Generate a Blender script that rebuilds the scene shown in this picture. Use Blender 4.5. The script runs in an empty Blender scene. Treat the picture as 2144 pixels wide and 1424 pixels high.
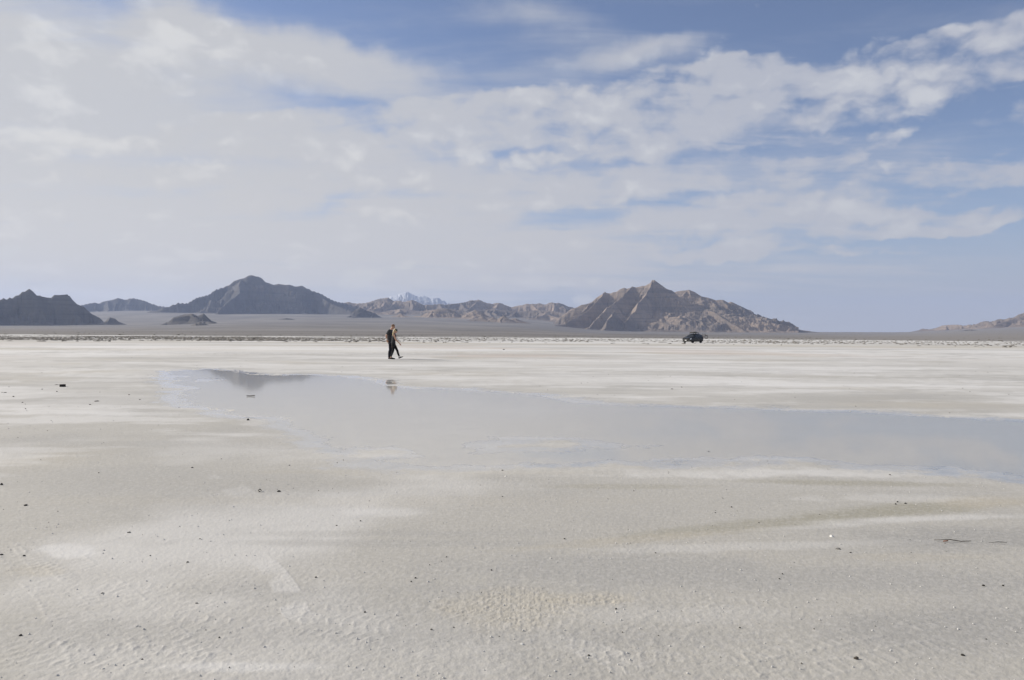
import bpy, bmesh, math, random
import numpy as np
from mathutils import Matrix, Vector

scene = bpy.context.scene
R = math.radians
# ------------------------------------------------------------------ camera
F = 1667.0            # focal length in pixels of the 2144 px wide photograph
CAMH = 1.28
PITCH = math.atan(11.0 / F)
ROLL = math.atan(14.0 / 2144)
cd = bpy.data.cameras.new('camera')
cam = bpy.data.objects.new('camera', cd)
scene.collection.objects.link(cam)
CM = Matrix.Translation((0, 0, CAMH)) @ Matrix.Rotation(math.pi / 2 - PITCH, 4, 'X') @ Matrix.Rotation(ROLL, 4, 'Z')
cam.matrix_world = CM
cd.sensor_width = 36.0
cd.lens = 36.0 * F / 2144
cd.clip_start = 0.05
cd.clip_end = 120000
scene.camera = cam
M3 = CM.to_3x3()
# ------------------------------------------------------------------ light
SUN_EL, SUN_AZ = R(27), R(-90 + 20)     # azimuth from +Y (view direction), clockwise positive: left and a little beyond
sd = bpy.data.lights.new('sun', 'SUN')
sd.energy = 5.0
sd.angle = R(0.6)
sd.color = (1.0, 0.93, 0.83)
sun = bpy.data.objects.new('sun', sd)
scene.collection.objects.link(sun)
S = Vector((math.sin(SUN_AZ) * math.cos(SUN_EL), math.cos(SUN_AZ) * math.cos(SUN_EL), math.sin(SUN_EL)))
sun.rotation_euler = S.to_track_quat('Z', 'Y').to_euler()
sun.location = (-40, 15, 30)
scene.view_settings.view_transform = 'Standard'
scene.view_settings.look = 'None'
scene.view_settings.exposure = 0.0
scene.view_settings.gamma = 1.0
scene.cycles.volume_bounces = 1
scene.cycles.volume_step_rate = 1.0

# ------------------------------------------------------------------ tools
def ray(px, py):
    v = M3 @ Vector(((px - 1072) / F, -(py - 712) / F, -1))
    return v.normalized()
def azel(px, py):
    v = ray(px, py)
    return math.atan2(v.x, v.y), math.asin(v.z)
def gnd(px, py, z=0.0):
    v = ray(px, py)
    t = (z - CAMH) / v.z
    return np.array([v.x * t, v.y * t])
def at(px, py, r):
    v = ray(px, py)
    t = r / math.hypot(v.x, v.y)
    return Vector((v.x * t, v.y * t, CAMH + v.z * t))

class NT:
    """small helper for node trees"""
    def __init__(s, tree):
        s.t = tree; s.n = tree.nodes; s.l = tree.links
    def node(s, typ, ins=None, **kw):
        nd = s.n.new(typ)
        for k, v in kw.items(): setattr(nd, k, v)
        for k, v in (ins or {}).items():
            if isinstance(v, bpy.types.NodeSocket): s.l.new(v, nd.inputs[k])
            else: nd.inputs[k].default_value = v
        return nd
    def m(s, op, a, b=0.0, c=0.0, clamp=False):
        nd = s.node('ShaderNodeMath', {0: a, 1: b, 2: c}, operation=op, use_clamp=clamp)
        return nd.outputs[0]
    def ss(s, v, a, b, lo=0.0, hi=1.0):
        nd = s.node('ShaderNodeMapRange', {'Value': v, 'From Min': a, 'From Max': b, 'To Min': lo, 'To Max': hi}, interpolation_type='SMOOTHSTEP')
        return nd.outputs['Result']
    def mix(s, f, a, b, mode='MIX'):
        nd = s.n.new('ShaderNodeMix'); nd.data_type = 'RGBA'; nd.blend_type = mode
        for i, v in ((0, f), (6, a), (7, b)):
            if isinstance(v, bpy.types.NodeSocket): s.l.new(v, nd.inputs[i])
            else: nd.inputs[i].default_value = v if i == 0 else (tuple(v) + (1,) if len(v) == 3 else v)
        return nd.outputs[2]
    def noise(s, vec, scale, detail=4, rough=0.5, dist=0.0, out=0):
        nd = s.node('ShaderNodeTexNoise', {'Vector': vec, 'Scale': scale, 'Detail': detail, 'Roughness': rough, 'Distortion': dist})
        return nd.outputs[out]

# ------------------------------------------------------------------ sky
world = bpy.data.worlds.new('World'); scene.world = world
world.use_nodes = True
w = NT(world.node_tree); w.n.clear()
sky = w.node('ShaderNodeTexSky', sky_type='NISHITA', sun_disc=False, sun_elevation=SUN_EL, sun_rotation=SUN_AZ,
             altitude=1300.0, air_density=1.0, dust_density=0.6, ozone_density=1.6)
tc = w.node('ShaderNodeTexCoord')
sep = w.node('ShaderNodeSeparateXYZ', {0: tc.outputs['Generated']})
X, Y, Z = sep.outputs
AZ = w.m('ARCTAN2', X, Y)
EL = w.m('ARCSINE', Z)
ae = w.node('ShaderNodeCombineXYZ', {0: AZ, 1: EL}).outputs[0]
# cloud deck coordinates: the direction projected on a high flat layer
zz = w.m('ADD', w.m('MAXIMUM', Z, 0.0), 0.075)
deck = w.node('ShaderNodeCombineXYZ', {0: w.m('DIVIDE', X, zz), 1: w.m('DIVIDE', Y, zz)}).outputs[0]
deckr = w.node('ShaderNodeMapping', {'Vector': deck, 'Rotation': (0, 0, R(14)), 'Scale': (0.42, 1.0, 1.0)}).outputs[0]
# wobble of the big shapes
wob = w.noise(ae, 5.0, 4, 0.55, out=1)
wob2 = w.noise(ae, 22.0, 3, 0.6, out=1)
vsub = w.node('ShaderNodeVectorMath', {0: wob, 1: (0.5, 0.5, 0.5)}, operation='SUBTRACT').outputs[0]
vsub2 = w.node('ShaderNodeVectorMath', {0: wob2, 1: (0.5, 0.5, 0.5)}, operation='SUBTRACT').outputs[0]
a1 = w.node('ShaderNodeVectorMath', {0: vsub, 1: (0.16, 0.05, 0.0), 2: ae}, operation='MULTIPLY_ADD').outputs[0]
aw = w.node('ShaderNodeVectorMath', {0: vsub2, 1: (0.05, 0.022, 0.0), 2: a1}, operation='MULTIPLY_ADD').outputs[0]
def blobs(lst, src):
    tot = None
    for cx, cy, rx, ry, rot, amp in lst:
        a, e = azel(cx, cy)
        mp = w.node('ShaderNodeMapping', {'Vector': src, 'Location': (a, e, 0), 'Rotation': (0, 0, R(rot)),
                                          'Scale': (rx / F, ry / F, 1)}, vector_type='TEXTURE')
        g = w.node('ShaderNodeTexGradient', {'Vector': mp.outputs[0]}, gradient_type='SPHERICAL').outputs['Fac']
        tot = w.m('MULTIPLY_ADD', g, amp, tot if tot is not None else 0.0)
    return tot
#SKYBLOBS
VEIL = [(60, 300, 900, 330, 4, 1.3), (-300, 500, 1500, 300, 0, 1.0), (330, 430, 700, 200, 0, .9), (600, 130, 300, 70, -4, .9), (420, 40, 300, 50, -30, .4),
        (560, 480, 900, 170, 0, 1.0), (1050, 560, 700, 90, 0, .8), (1600, 590, 500, 50, 0, .3), (200, 610, 700, 70, 0, .3),
        (1130, 30, 330, 70, -12, .55), (1350, 95, 230, 28, 8, .5), (800, 160, 330, 60, -14, .3), (-200, 0, 700, 150, 0, .5), (1250, 140, 260, 25, 5, .22),
        (1300, 340, 800, 170, 0, .55), (1300, 480, 600, 60, 2, .4), (1800, 420, 500, 120, 0, .25), (1050, 150, 600, 130, 4, .35), (1800, 560, 700, 60, 0, .35), (1750, 330, 600, 160, 0, .2), (1650, 130, 300, 60, 8, .15), (1900, 690, 900, 60, 0, .3)]
BAND = [(640, 300, 300, 90, 6, .9), (900, 265, 330, 100, 6, 1.0), (1180, 255, 330, 105, 5, 1.0), (1400, 225, 300, 110, 7, 1.1), (1580, 205, 240, 115, 8, 1.0),
        (1840, 190, 260, 100, 11, 1.1), (2020, 105, 230, 50, 20, 1.0), (2110, 185, 260, 75, 6, .9), (2300, 130, 260, 90, 12, .8), (2500, 160, 400, 200, 12, .6),
        (1150, 320, 620, 50, 4, .75), (1480, 310, 340, 38, 4, .6), (1800, 308, 160, 26, 8, .55),
        (820, 400, 420, 48, 9, .8), (1250, 375, 560, 50, 2, .85), (1700, 378, 420, 55, -2, .95), (1980, 378, 200, 30, -2, .6),
        (1150, 430, 520, 45, 2, .7), (1530, 440, 450, 50, 0, .75), (1350, 475, 500, 45, 3, .8), (1650, 435, 360, 45, 0, .8), (1850, 470, 300, 26, 6, .5), (2060, 450, 220, 30, 6, .7), (1900, 465, 300, 26, 6, .6), (1500, 520, 500, 35, 0, .6),
        (1250, 480, 560, 45, 2, .7), (500, 360, 700, 130, 0, .7), (1700, 530, 400, 22, 0, .35), (1750, 578, 500, 20, 0, .3)]
GAP = [(1150, 462, 260, 22, 6, -.9), (1480, 415, 260, 18, 3, -.6), (1350, 345, 500, 18, 3, -.7), (1000, 335, 260, 20, 6, -.4), (720, 428, 170, 26, 12, -.75),
       (650, 215, 260, 48, -14, -.7), (1900, 260, 400, 50, 4, -.5), (150, 60, 260, 50, 0, -.35), (380, 412, 160, 18, 0, -.35), (260, 515, 180, 22, 0, -.45),
       (600, 190, 130, 30, -10, -.3), (1250, 60, 900, 40, 0, -.1), (90, 575, 220, 20, 0, -.9), (300, 582, 330, 16, 0, -.7), (220, 600, 260, 16, 0, -.6), (560, 555, 260, 9, 0, -.3), (880, 560, 200, 10, 0, -.3), (700, 340, 60, 20, 0, -.2)]
veil = blobs(VEIL, aw)
band = blobs(BAND, aw)
gap = blobs(GAP, aw)
n_big = w.noise(deckr, 0.55, 5, 0.55, 0.6)
aev = w.node('ShaderNodeVectorMath', {0: vsub2, 1: (0.03, 0.03, 0.0), 2: ae}, operation='MULTIPLY_ADD').outputs[0]
aes = w.node('ShaderNodeVectorMath', {0: aev, 1: (0.72, 1.45, 1.0)}, operation='MULTIPLY').outputs[0]
vor = w.node('ShaderNodeTexVoronoi', {'Vector': aes, 'Scale': 24.0, 'Smoothness': 0.6, 'Detail': 2.0, 'Roughness': 0.5}, feature='SMOOTH_F1').outputs['Distance']
n_curd = w.m('ADD', w.m('MULTIPLY', w.m('SUBTRACT', 0.40, vor), 0.50), w.noise(aes, 11.0, 6, 0.62, 0.2))
n_fine = w.noise(deckr, 2.2, 6, 0.62, 0.5)
# fibrous veil
nb_ = w.m('SUBTRACT', n_big, 0.5); nf_ = w.m('SUBTRACT', n_fine, 0.5)
# unseen cloud veil added overhead and behind, to neutralise the blue ambient light
beyond = w.m('MAXIMUM', w.ss(EL, 0.42, 0.75), w.ss(w.m('ABSOLUTE', AZ), 0.75, 1.2))
vc = w.ss(veil, 0.0, 1.1)
d1 = w.m('MULTIPLY_ADD', beyond, 0.6, w.m('MULTIPLY_ADD', vc, 0.95, w.ss(AZ, -0.6, 0.6, 0.16, -0.14)))
d1 = w.m('MULTIPLY_ADD', nb_, 1.9, w.m('MULTIPLY_ADD', gap, 0.45, d1))
d1 = w.m('MULTIPLY_ADD', nf_, 1.5, d1)
a_veil = w.ss(d1, -0.12, 1.0, 0.0, 0.95)
# curdled bands
bc = w.ss(band, 0.0, 0.6)
d2 = w.m('MULTIPLY_ADD', bc, 1.25, w.m('MULTIPLY_ADD', gap, 0.6, -0.20))
d2 = w.m('MULTIPLY_ADD', w.m('SUBTRACT', n_curd, 0.5), 2.2, d2)
d2 = w.m('MULTIPLY_ADD', nf_, 1.15, d2)
a_band = w.ss(d2, -0.10, 0.70, 0.0, 0.90)
inv = w.m('MULTIPLY', w.m('SUBTRACT', 1.0, a_veil), w.m('SUBTRACT', 1.0, a_band))
alpha = w.m('SUBTRACT', 1.0, inv)
# small cumulus heaps low over the range
CUM = [(95, 0, 0, 0, 0, 0)]
CUMS = [(18, 528, 34, 16, 20, 1.2), (40, 590, 22, 16, 0, .9), (122, 594, 34, 12, 8, 1.2), (250, 566, 45, 22, 15, .8), (300, 603, 90, 18, 4, .9), (590, 589, 40, 12, 4, 1.0),
        (760, 578, 60, 26, 10, 1.1), (845, 556, 50, 14, 12, .8), (880, 590, 60, 20, 0, .5), (1020, 585, 50, 20, 0, .6), (1225, 628, 40, 16, 4, .9), (740, 600, 40, 16, 0, .7), (350, 596, 60, 12, 0, .7), (1240, 590, 30, 16, 10, .6)]
aw2 = w.node('ShaderNodeVectorMath', {0: w.node('ShaderNodeVectorMath', {0: w.noise(ae, 60.0, 4, 0.6, out=1), 1: (0.5, 0.5, 0.5)}, operation='SUBTRACT').outputs[0], 1: (0.03, 0.014, 0.0), 2: ae}, operation='MULTIPLY_ADD').outputs[0]
cum = w.ss(blobs(CUMS, aw2), 0.1, 0.75, 0.0, 0.75)
shade = w.noise(deck, 1.1, 3, 0.5)
tone = w.ss(AZ, -0.8, 0.75)
c_hi = w.mix(tone, (0.735, 0.725, 0.700), (0.640, 0.650, 0.675))
c_lo = w.mix(tone, (0.615, 0.610, 0.600), (0.480, 0.500, 0.570))
ccol = w.mix(w.ss(w.m('ADD', w.m('MULTIPLY', shade, 0.5), w.m('MULTIPLY', n_curd, 0.5)), 0.40, 0.57), c_lo, c_hi)
ccol = w.mix(w.ss(EL, 0.03, 0.26, 0.65, 0.0), ccol, w.mix(tone, (0.79, 0.73, 0.63), (0.58, 0.57, 0.56)))
SKYK = 0.095
blue = w.mix(1.0, sky.outputs[0], (SKYK * 1.22, SKYK * 1.10, SKYK * 1.15), 'MULTIPLY')
# pale air near the horizon
hz = w.ss(EL, 0.0, 0.24, 0.85, 0.0)
blue = w.mix(hz, blue, (0.34, 0.42, 0.55))
blue = w.mix(w.ss(EL, 0.0, 0.13, 0.85, 0.0), blue, (0.54, 0.53, 0.52))
c1 = w.mix(alpha, blue, ccol)
c2 = w.mix(cum, c1, (0.70, 0.68, 0.63))
bg = w.node('ShaderNodeBackground', {'Color': c2, 'Strength': 1.0})
# the Nishita sky is scaled to 0.095 inside the mix so that clouds and blue share one Background
out = w.node('ShaderNodeOutputWorld', {'Surface': bg.outputs[0]})
world.cycles.sampling_method = 'MANUAL'
world.cycles.sample_map_resolution = 512

# ------------------------------------------------------------------ noise on arrays
def _h(ix, iy, seed):
    v = (ix.astype(np.int64) * 374761393 + iy.astype(np.int64) * 668265263 + seed * 974634777) & 0xffffffff
    v = ((v ^ (v >> 13)) * 1274126177) & 0xffffffff
    v = v ^ (v >> 16)
    return v
_G = np.array([[math.cos(k * math.pi / 8), math.sin(k * math.pi / 8)] for k in range(16)])
def pn(x, y, seed=0):
    ix = np.floor(x); iy = np.floor(y)
    fx = x - ix; fy = y - iy
    ux = fx * fx * fx * (fx * (fx * 6 - 15) + 10); uy = fy * fy * fy * (fy * (fy * 6 - 15) + 10)
    r = []
    for dx, dy in ((0, 0), (1, 0), (0, 1), (1, 1)):
        g = _G[_h(ix + dx, iy + dy, seed) & 15]
        r.append(g[..., 0] * (fx - dx) + g[..., 1] * (fy - dy))
    a = r[0] + (r[1] - r[0]) * ux; b = r[2] + (r[3] - r[2]) * ux
    return (a + (b - a) * uy) * 1.5
def fbm(x, y, s, octs=4, seed=0, rough=.5):
    t = 0; a = 1.0; n = 0
    for k in range(octs):
        t = t + a * pn(x / s, y / s, seed + k * 17); n += a
        s *= .5; a *= rough
    return t / n * 1.4
def ridged(x, y, s, octs=4, seed=0, rough=.5):
    t = 0; a = 1.0; n = 0
    for k in range(octs):
        t = t + a * (1 - np.abs(pn(x / s, y / s, seed + k * 17)) * 2); n += a
        s *= .5; a *= rough
    return t / n
def sst(v, a, b):
    t = np.clip((v - a) / (b - a), 0, 1)
    return t * t * (3 - 2 * t)
def poly_sd(x, y, P):
    """signed distance to closed polygon, negative inside"""
    P = np.asarray(P); d = np.full(x.shape, 1e9); ins = np.zeros(x.shape, bool)
    for i in range(len(P)):
        a = P[i]; b = P[(i + 1) % len(P)]
        ex, ey = b - a
        L = ex * ex + ey * ey + 1e-12
        t = np.clip(((x - a[0]) * ex + (y - a[1]) * ey) / L, 0, 1)
        d = np.minimum(d, np.hypot(x - a[0] - ex * t, y - a[1] - ey * t))
        if abs(ey) > 1e-9:
            c = ((a[1] > y) != (b[1] > y)) & (x < ex * (y - a[1]) / ey + a[0])
            ins ^= c
    return np.where(ins, -d, d)
def line_dist(x, y, P):
    """distance to open polyline and arc length of the foot point, plus signed side"""
    d = np.full(x.shape, 1e9); s = np.zeros(x.shape); sg = np.zeros(x.shape); acc = 0
    for i in range(len(P) - 1):
        a = P[i]; b = P[i + 1]; ex, ey = b - a; L = math.hypot(ex, ey)
        t = np.clip(((x - a[0]) * ex + (y - a[1]) * ey) / (L * L), 0, 1)
        dd = np.hypot(x - a[0] - ex * t, y - a[1] - ey * t)
        k = dd < d
        d = np.where(k, dd, d); s = np.where(k, acc + t * L, s)
        sg = np.where(k, (ex * (y - a[1]) - ey * (x - a[0])) / L, sg)
        acc += L
    return d, s, sg, acc

def grid_mesh(name, VX, VY, VZ, mat, attrs=None, keep=None, wrap=False):
    nr, nc = VX.shape
    co = np.empty((nr * nc, 3), np.float32)
    co[:, 0] = VX.ravel(); co[:, 1] = VY.ravel(); co[:, 2] = VZ.ravel()
    i = np.arange(nr - 1)[:, None] * nc
    if wrap: j = np.arange(nc)[None, :]; j2 = (j + 1) % nc
    else: j = np.arange(nc - 1)[None, :]; j2 = j + 1
    q = np.stack([i + j, i + nc + j, i + nc + j2, i + j2], -1)
    if keep is not None:
        kk = keep.ravel()[q].any(-1)
        q = q[kk]
        used = np.unique(q)
        remap = -np.ones(nr * nc, np.int64); remap[used] = np.arange(len(used))
        q = remap[q]; co = co[used]
    else:
        q = q.reshape(-1, 4); used = None
    me = bpy.data.meshes.new(name)
    me.vertices.add(len(co)); me.vertices.foreach_set('co', co.ravel())
    me.loops.add(q.size); me.loops.foreach_set('vertex_index', q.ravel().astype(np.int32))
    me.polygons.add(len(q))
    me.polygons.foreach_set('loop_start', np.arange(0, q.size, 4, dtype=np.int32))
    me.polygons.foreach_set('loop_total', np.full(len(q), 4, np.int32))
    me.polygons.foreach_set('use_smooth', np.ones(len(q), bool))
    for k, arr in (attrs or {}).items():
        if arr.ndim == 3:
            a = me.attributes.new(k, 'FLOAT_COLOR', 'POINT')
            c = np.ones((nr * nc, 4), np.float32); c[:, :3] = arr.reshape(-1, 3)
            if used is not None: c = c[used]
            a.data.foreach_set('color', c.ravel())
        else:
            a = me.attributes.new(k, 'FLOAT', 'POINT')
            c = arr.ravel().astype(np.float32)
            if used is not None: c = c[used]
            a.data.foreach_set('value', c)
    me.update(calc_edges=True)
    o = bpy.data.objects.new(name, me)
    scene.collection.objects.link(o)
    me.materials.append(mat)
    return o
def struct(o, kind='structure', label=None):
    o['kind'] = kind
    if label: o['label'] = label
    return o

def mat(name, base=(.5, .5, .5), rough=.8, metal=0.0, spec=.5):
    m = bpy.data.materials.new(name); m.use_nodes = True
    nt = NT(m.node_tree)
    b = nt.n['Principled BSDF']
    b.inputs['Base Color'].default_value = tuple(base) + (1,)
    b.inputs['Roughness'].default_value = rough
    b.inputs['Metallic'].default_value = metal
    b.inputs['Specular IOR Level'].default_value = spec
    return m, nt, b

# ------------------------------------------------------------------ the plain and the fans of debris under the mountains
TPX = [-600, 100, 300, 560, 900, 1100, 1200, 1300, 1640, 1800, 1900, 2000, 2144, 2500]
TR = [355, 1000, 2500, 5000, 6500, 9000, 12000, 45000]
TV = [[-6, -1, 4, 9, 13, 28, 36, 10], [-6, -1, 4, 9, 13, 28, 36, 10], [-6, 0, 5, 12, 18, 38, 43, 12], [-6, 1, 10, 22, 28, 39, 43, 12],
      [-6, 1, 10, 22, 29, 40, 43, 12], [-6, 0, 8, 17, 23, 36, 42, 12], [-6, -1, 3, 8, 13, 25, 36, 10], [-6, -2, 1, 4, 7, 12, 15, 4],
      [-6, -2, 1, 4, 7, 9, 9, 3], [-6, -2, 1, 5, 7, 9.5, 9, 3], [-6, -1, 2, 5, 7, 9.5, 9, 3], [-6, 0, 4, 9, 12, 14, 14, 4],
      [-6, 1, 6, 12, 16, 20, 20, 6], [-6, 1, 7, 14, 19, 24, 24, 8]]
_taz = np.array([math.atan2((p - 1072), F) for p in TPX])
_ga = np.linspace(-0.85, 0.75, 321); _gr = np.linspace(math.log(355), math.log(45000), 240)
_T = np.array([[np.interp(lr, np.log(TR), row) for lr in _gr] for row in TV])
_T = np.stack([np.interp(_ga, _taz, _T[:, k]) for k in range(len(_gr))], 1)
def _blur(A, n, ax):
    ker = np.hanning(2 * n + 3)[1:-1]; ker /= ker.sum()
    P = np.pad(A, [(n, n) if i == ax else (0, 0) for i in range(2)], mode='edge')
    return np.apply_along_axis(lambda v: np.convolve(v, ker, 'valid'), ax, P)
_T = _blur(_blur(_T, 8, 0), 10, 1)
def fan_z(x, y):
    r = np.hypot(x, y); a = np.arctan2(x, y)
    ia = np.clip((a - _ga[0]) / (_ga[1] - _ga[0]), 0, len(_ga) - 1.001)
    ir = np.clip((np.log(np.maximum(r, 1)) - _gr[0]) / (_gr[1] - _gr[0]), 0, len(_gr) - 1.001)
    i0 = ia.astype(int); j0 = ir.astype(int); fa = ia - i0; fr = ir - j0
    v = (_T[i0, j0] * (1 - fa) + _T[i0 + 1, j0] * fa) * (1 - fr) + (_T[i0, j0 + 1] * (1 - fa) + _T[i0 + 1, j0 + 1] * fa) * fr
    z = CAMH + r * v / F
    return np.where(r < 355, 0.0, np.maximum(z, 0) * sst(r, 355, 700))

# ---- radii and angles of the sheet: finer where it is near
rr = [0.02, 0.4, 0.9, 1.4, 1.8, 2.1]
r = 2.3
while r < 400:
    rr.append(r); r += max(0.0038, min(r * r / 1019 * 0.75, 2.6))
while r < 23500:
    rr.append(r); r *= 1.025
rr = np.array(rr)
aa = np.concatenate([np.linspace(-math.pi, -0.72, 60)[:-1], np.linspace(-0.72, 0.70, 1450), np.linspace(0.70, math.pi, 60)[1:-1]])
RR, AA = np.meshgrid(rr, aa, indexing='ij')
GX = RR * np.sin(AA); GY = RR * np.cos(AA)
near = rr < 75          # rows that get the fine treatment
NX, NY, NR = GX[near], GY[near], RR[near]

PUDDLE = [(385, 806), (372, 790), (368, 777), (430, 773), (470, 776), (520, 784), (650, 786), (720, 789), (790, 797), (812, 806), (900, 814), (1030, 821), (1150, 828), (1200, 838), (1260, 847), (1380, 851),
          (1500, 855), (1700, 860), (1850, 866), (2000, 874), (2144, 884), (2330, 902), (2330, 1012), (2144, 1002), (2060, 992), (1950, 980), (1850, 972), (1760, 968), (1690, 958), (1560, 962), (1480, 962),
          (1400, 968), (1300, 966), (1120, 972), (980, 980), (860, 976), (800, 966), (740, 952), (700, 930), (655, 905), (600, 880), (540, 868), (470, 862), (425, 856), (392, 836)]
ISLES = [[(940, 938), (985, 925), (1080, 918), (1200, 916), (1300, 928), (1362, 934), (1300, 941), (1200, 945), (1120, 951), (1000, 950)],
         [(700, 945), (740, 936), (800, 940), (838, 957), (790, 962), (720, 966)],
         [(770, 799), (800, 795), (850, 807), (880, 812), (800, 806)],
         [(400, 794), (440, 791), (462, 796), (440, 800), (405, 799)]]
pd = poly_sd(NX, NY, [gnd(*p) for p in PUDDLE])
for isl in ISLES:
    pd = np.maximum(pd, -poly_sd(NX, NY, [gnd(*p) for p in isl]))
n_a = fbm(NX, NY, 1.6, 5, 3, .55)
n_b = fbm(NX, NY, 0.35, 4, 9, .6)
pdw = pd + n_a * (0.30 + 0.016 * NR) + n_b * (.14 + .006 * NR) + .10 * fbm(NX, NY, .12, 3, 19)
wet = 1 - sst(pdw, -0.05, 0.9)
film = 1 - sst(pdw + .22 * n_a, -.05, .45 + .032 * NR)           # 1 under water, fading outside
h = np.clip(pdw * 0.010, -0.010, 0.007)

# fine relief: crust, blisters, crumbs
crust = ridged(NX, NY, 0.085, 4, 31, .6)
blis = ridged(NX, NY, 0.30, 3, 47, .5)
grain = fbm(NX, NY, 0.028, 3, 77, .7)
patch = sst(fbm(NX, NY, 2.2, 4, 91), -.25, .45)
fade = 1 / (1 + (NR / 9.0) ** 1.5)
dry = sst(pdw, .0, .9) * .85 + .15 * sst(pdw, -1.2, .1)
h = h + dry * fade * ((crust - .5) * 0.0024 * (.35 + .9 * patch) + grain * 0.0017 + (blis - .5) * 0.0012 * patch)
h = h + dry * np.clip(fbm(NX, NY, 5.0, 3, 5) * 0.006, -0.001, 0.01)

# colour layers
def c3(*v): return np.array(v, float)
BASE = c3(.435, .417, .375); WHITE = c3(.72, .708, .685); GREY = c3(.375, .364, .338); TAN = c3(.455, .415, .335); OLIVE = c3(.335, .315, .250); PINK = c3(.53, .44, .37); SOIL = c3(.165, .152, .138)
def lerp(A, B, t): return A + (B - A) * t[..., None]
full = np.zeros(GX.shape + (3,)); full[:] = BASE
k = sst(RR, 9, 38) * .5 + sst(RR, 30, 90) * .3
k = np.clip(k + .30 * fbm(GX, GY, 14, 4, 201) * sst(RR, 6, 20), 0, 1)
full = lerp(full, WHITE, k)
full = lerp(full, GREY, np.clip(sst(fbm(GX, GY, 2.6, 4, 211), -.1, .55) * .55 * (1 - sst(RR, 12, 30)), 0, 1))
full = lerp(full, TAN, sst(fbm(GX, GY, 5.5, 4, 221), .12, .75) * .50)
full = lerp(full, WHITE, sst(fbm(GX, GY, 4.0, 5, 231), .16, .6) * .45)
full = lerp(full, GREY, sst(fbm(GX, GY, 9.0, 4, 241), .2, .6) * .35)
for sx, sc, sdn, cc, am, r0, r1 in ((3.5, 3.0, 701, GREY, .45, 12, 60), (3.5, 5.0, 702, WHITE, .55, 12, 90), (5, 11, 703, GREY, .45, 25, 140), (5, 16, 704, TAN, .40, 30, 160), (5, 24, 705, WHITE, .6, 40, 200), (6, 40, 706, GREY, .45, 70, 350), (6, 40, 707, WHITE, .5, 70, 350), (3, 1.2, 708, GREY, .35, 6, 25), (3, 1.4, 709, WHITE, .4, 6, 25)):
    full = lerp(full, cc, sst(fbm(GX / sx, GY, sc, 5, sdn, .62), .06, .42) * min(am * 1.3, .75) * sst(RR, r0, r0 * 1.8) * (1 - sst(RR, r1, r1 * 1.6)))
# far belts: ochre films, then the belt of dark clods, then brown soil
def belt(lo, hi, soft=.25): return sst(RR, lo * (1 - soft), lo * (1 + soft)) * (1 - sst(RR, hi * (1 - soft), hi * (1 + soft)))
nb = fbm(GX, GY * 1.0, 60, 4, 251)
full = lerp(full, PINK, belt(48, 110) * sst(fbm(GX, GY, 22, 3, 261), .0, .5) * .38)
full = lerp(full, TAN, belt(105, 150, .12) * sst(nb, -.3, .3) * .75)
clod = sst(fbm(GX, GY, 9, 3, 271, .7) + .35 * fbm(GX, GY, 45, 2, 281), .0, .34)
leftness = 1 - sst(AA, -.35, .10)
full = lerp(full, SOIL * .9, belt(130, 250, .08) * (.12 + .4 * leftness) * (.5 + .5 * clod))
full = lerp(full, GREY * .9, belt(150, 300, .1) * .35 * (.3 + .7 * leftness))
edge = 355 + 30 * fbm(GX, GY, 120, 3, 291)
fanm = sst(RR - edge, -6, 10)
streak = sst(fbm(GX, GY, 55, 3, 301), .22, .42) * (1 - sst(RR, 380, 620))
scol = np.zeros_like(full); scol[:] = SOIL
scol = lerp(scol, SOIL * 1.35, sst(fbm(GX, GY, 700, 5, 311), -.3, .5))
scol = lerp(scol, SOIL * .7, sst(ridged(GX, GY, 900, 3, 331), .60, .85) * .5)
scol = lerp(scol, SOIL * 1.5, sst(AA, .2, .5) * .8)
scol = lerp(scol, WHITE * .8, streak * .8)
full = lerp(full, scol, fanm)
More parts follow.
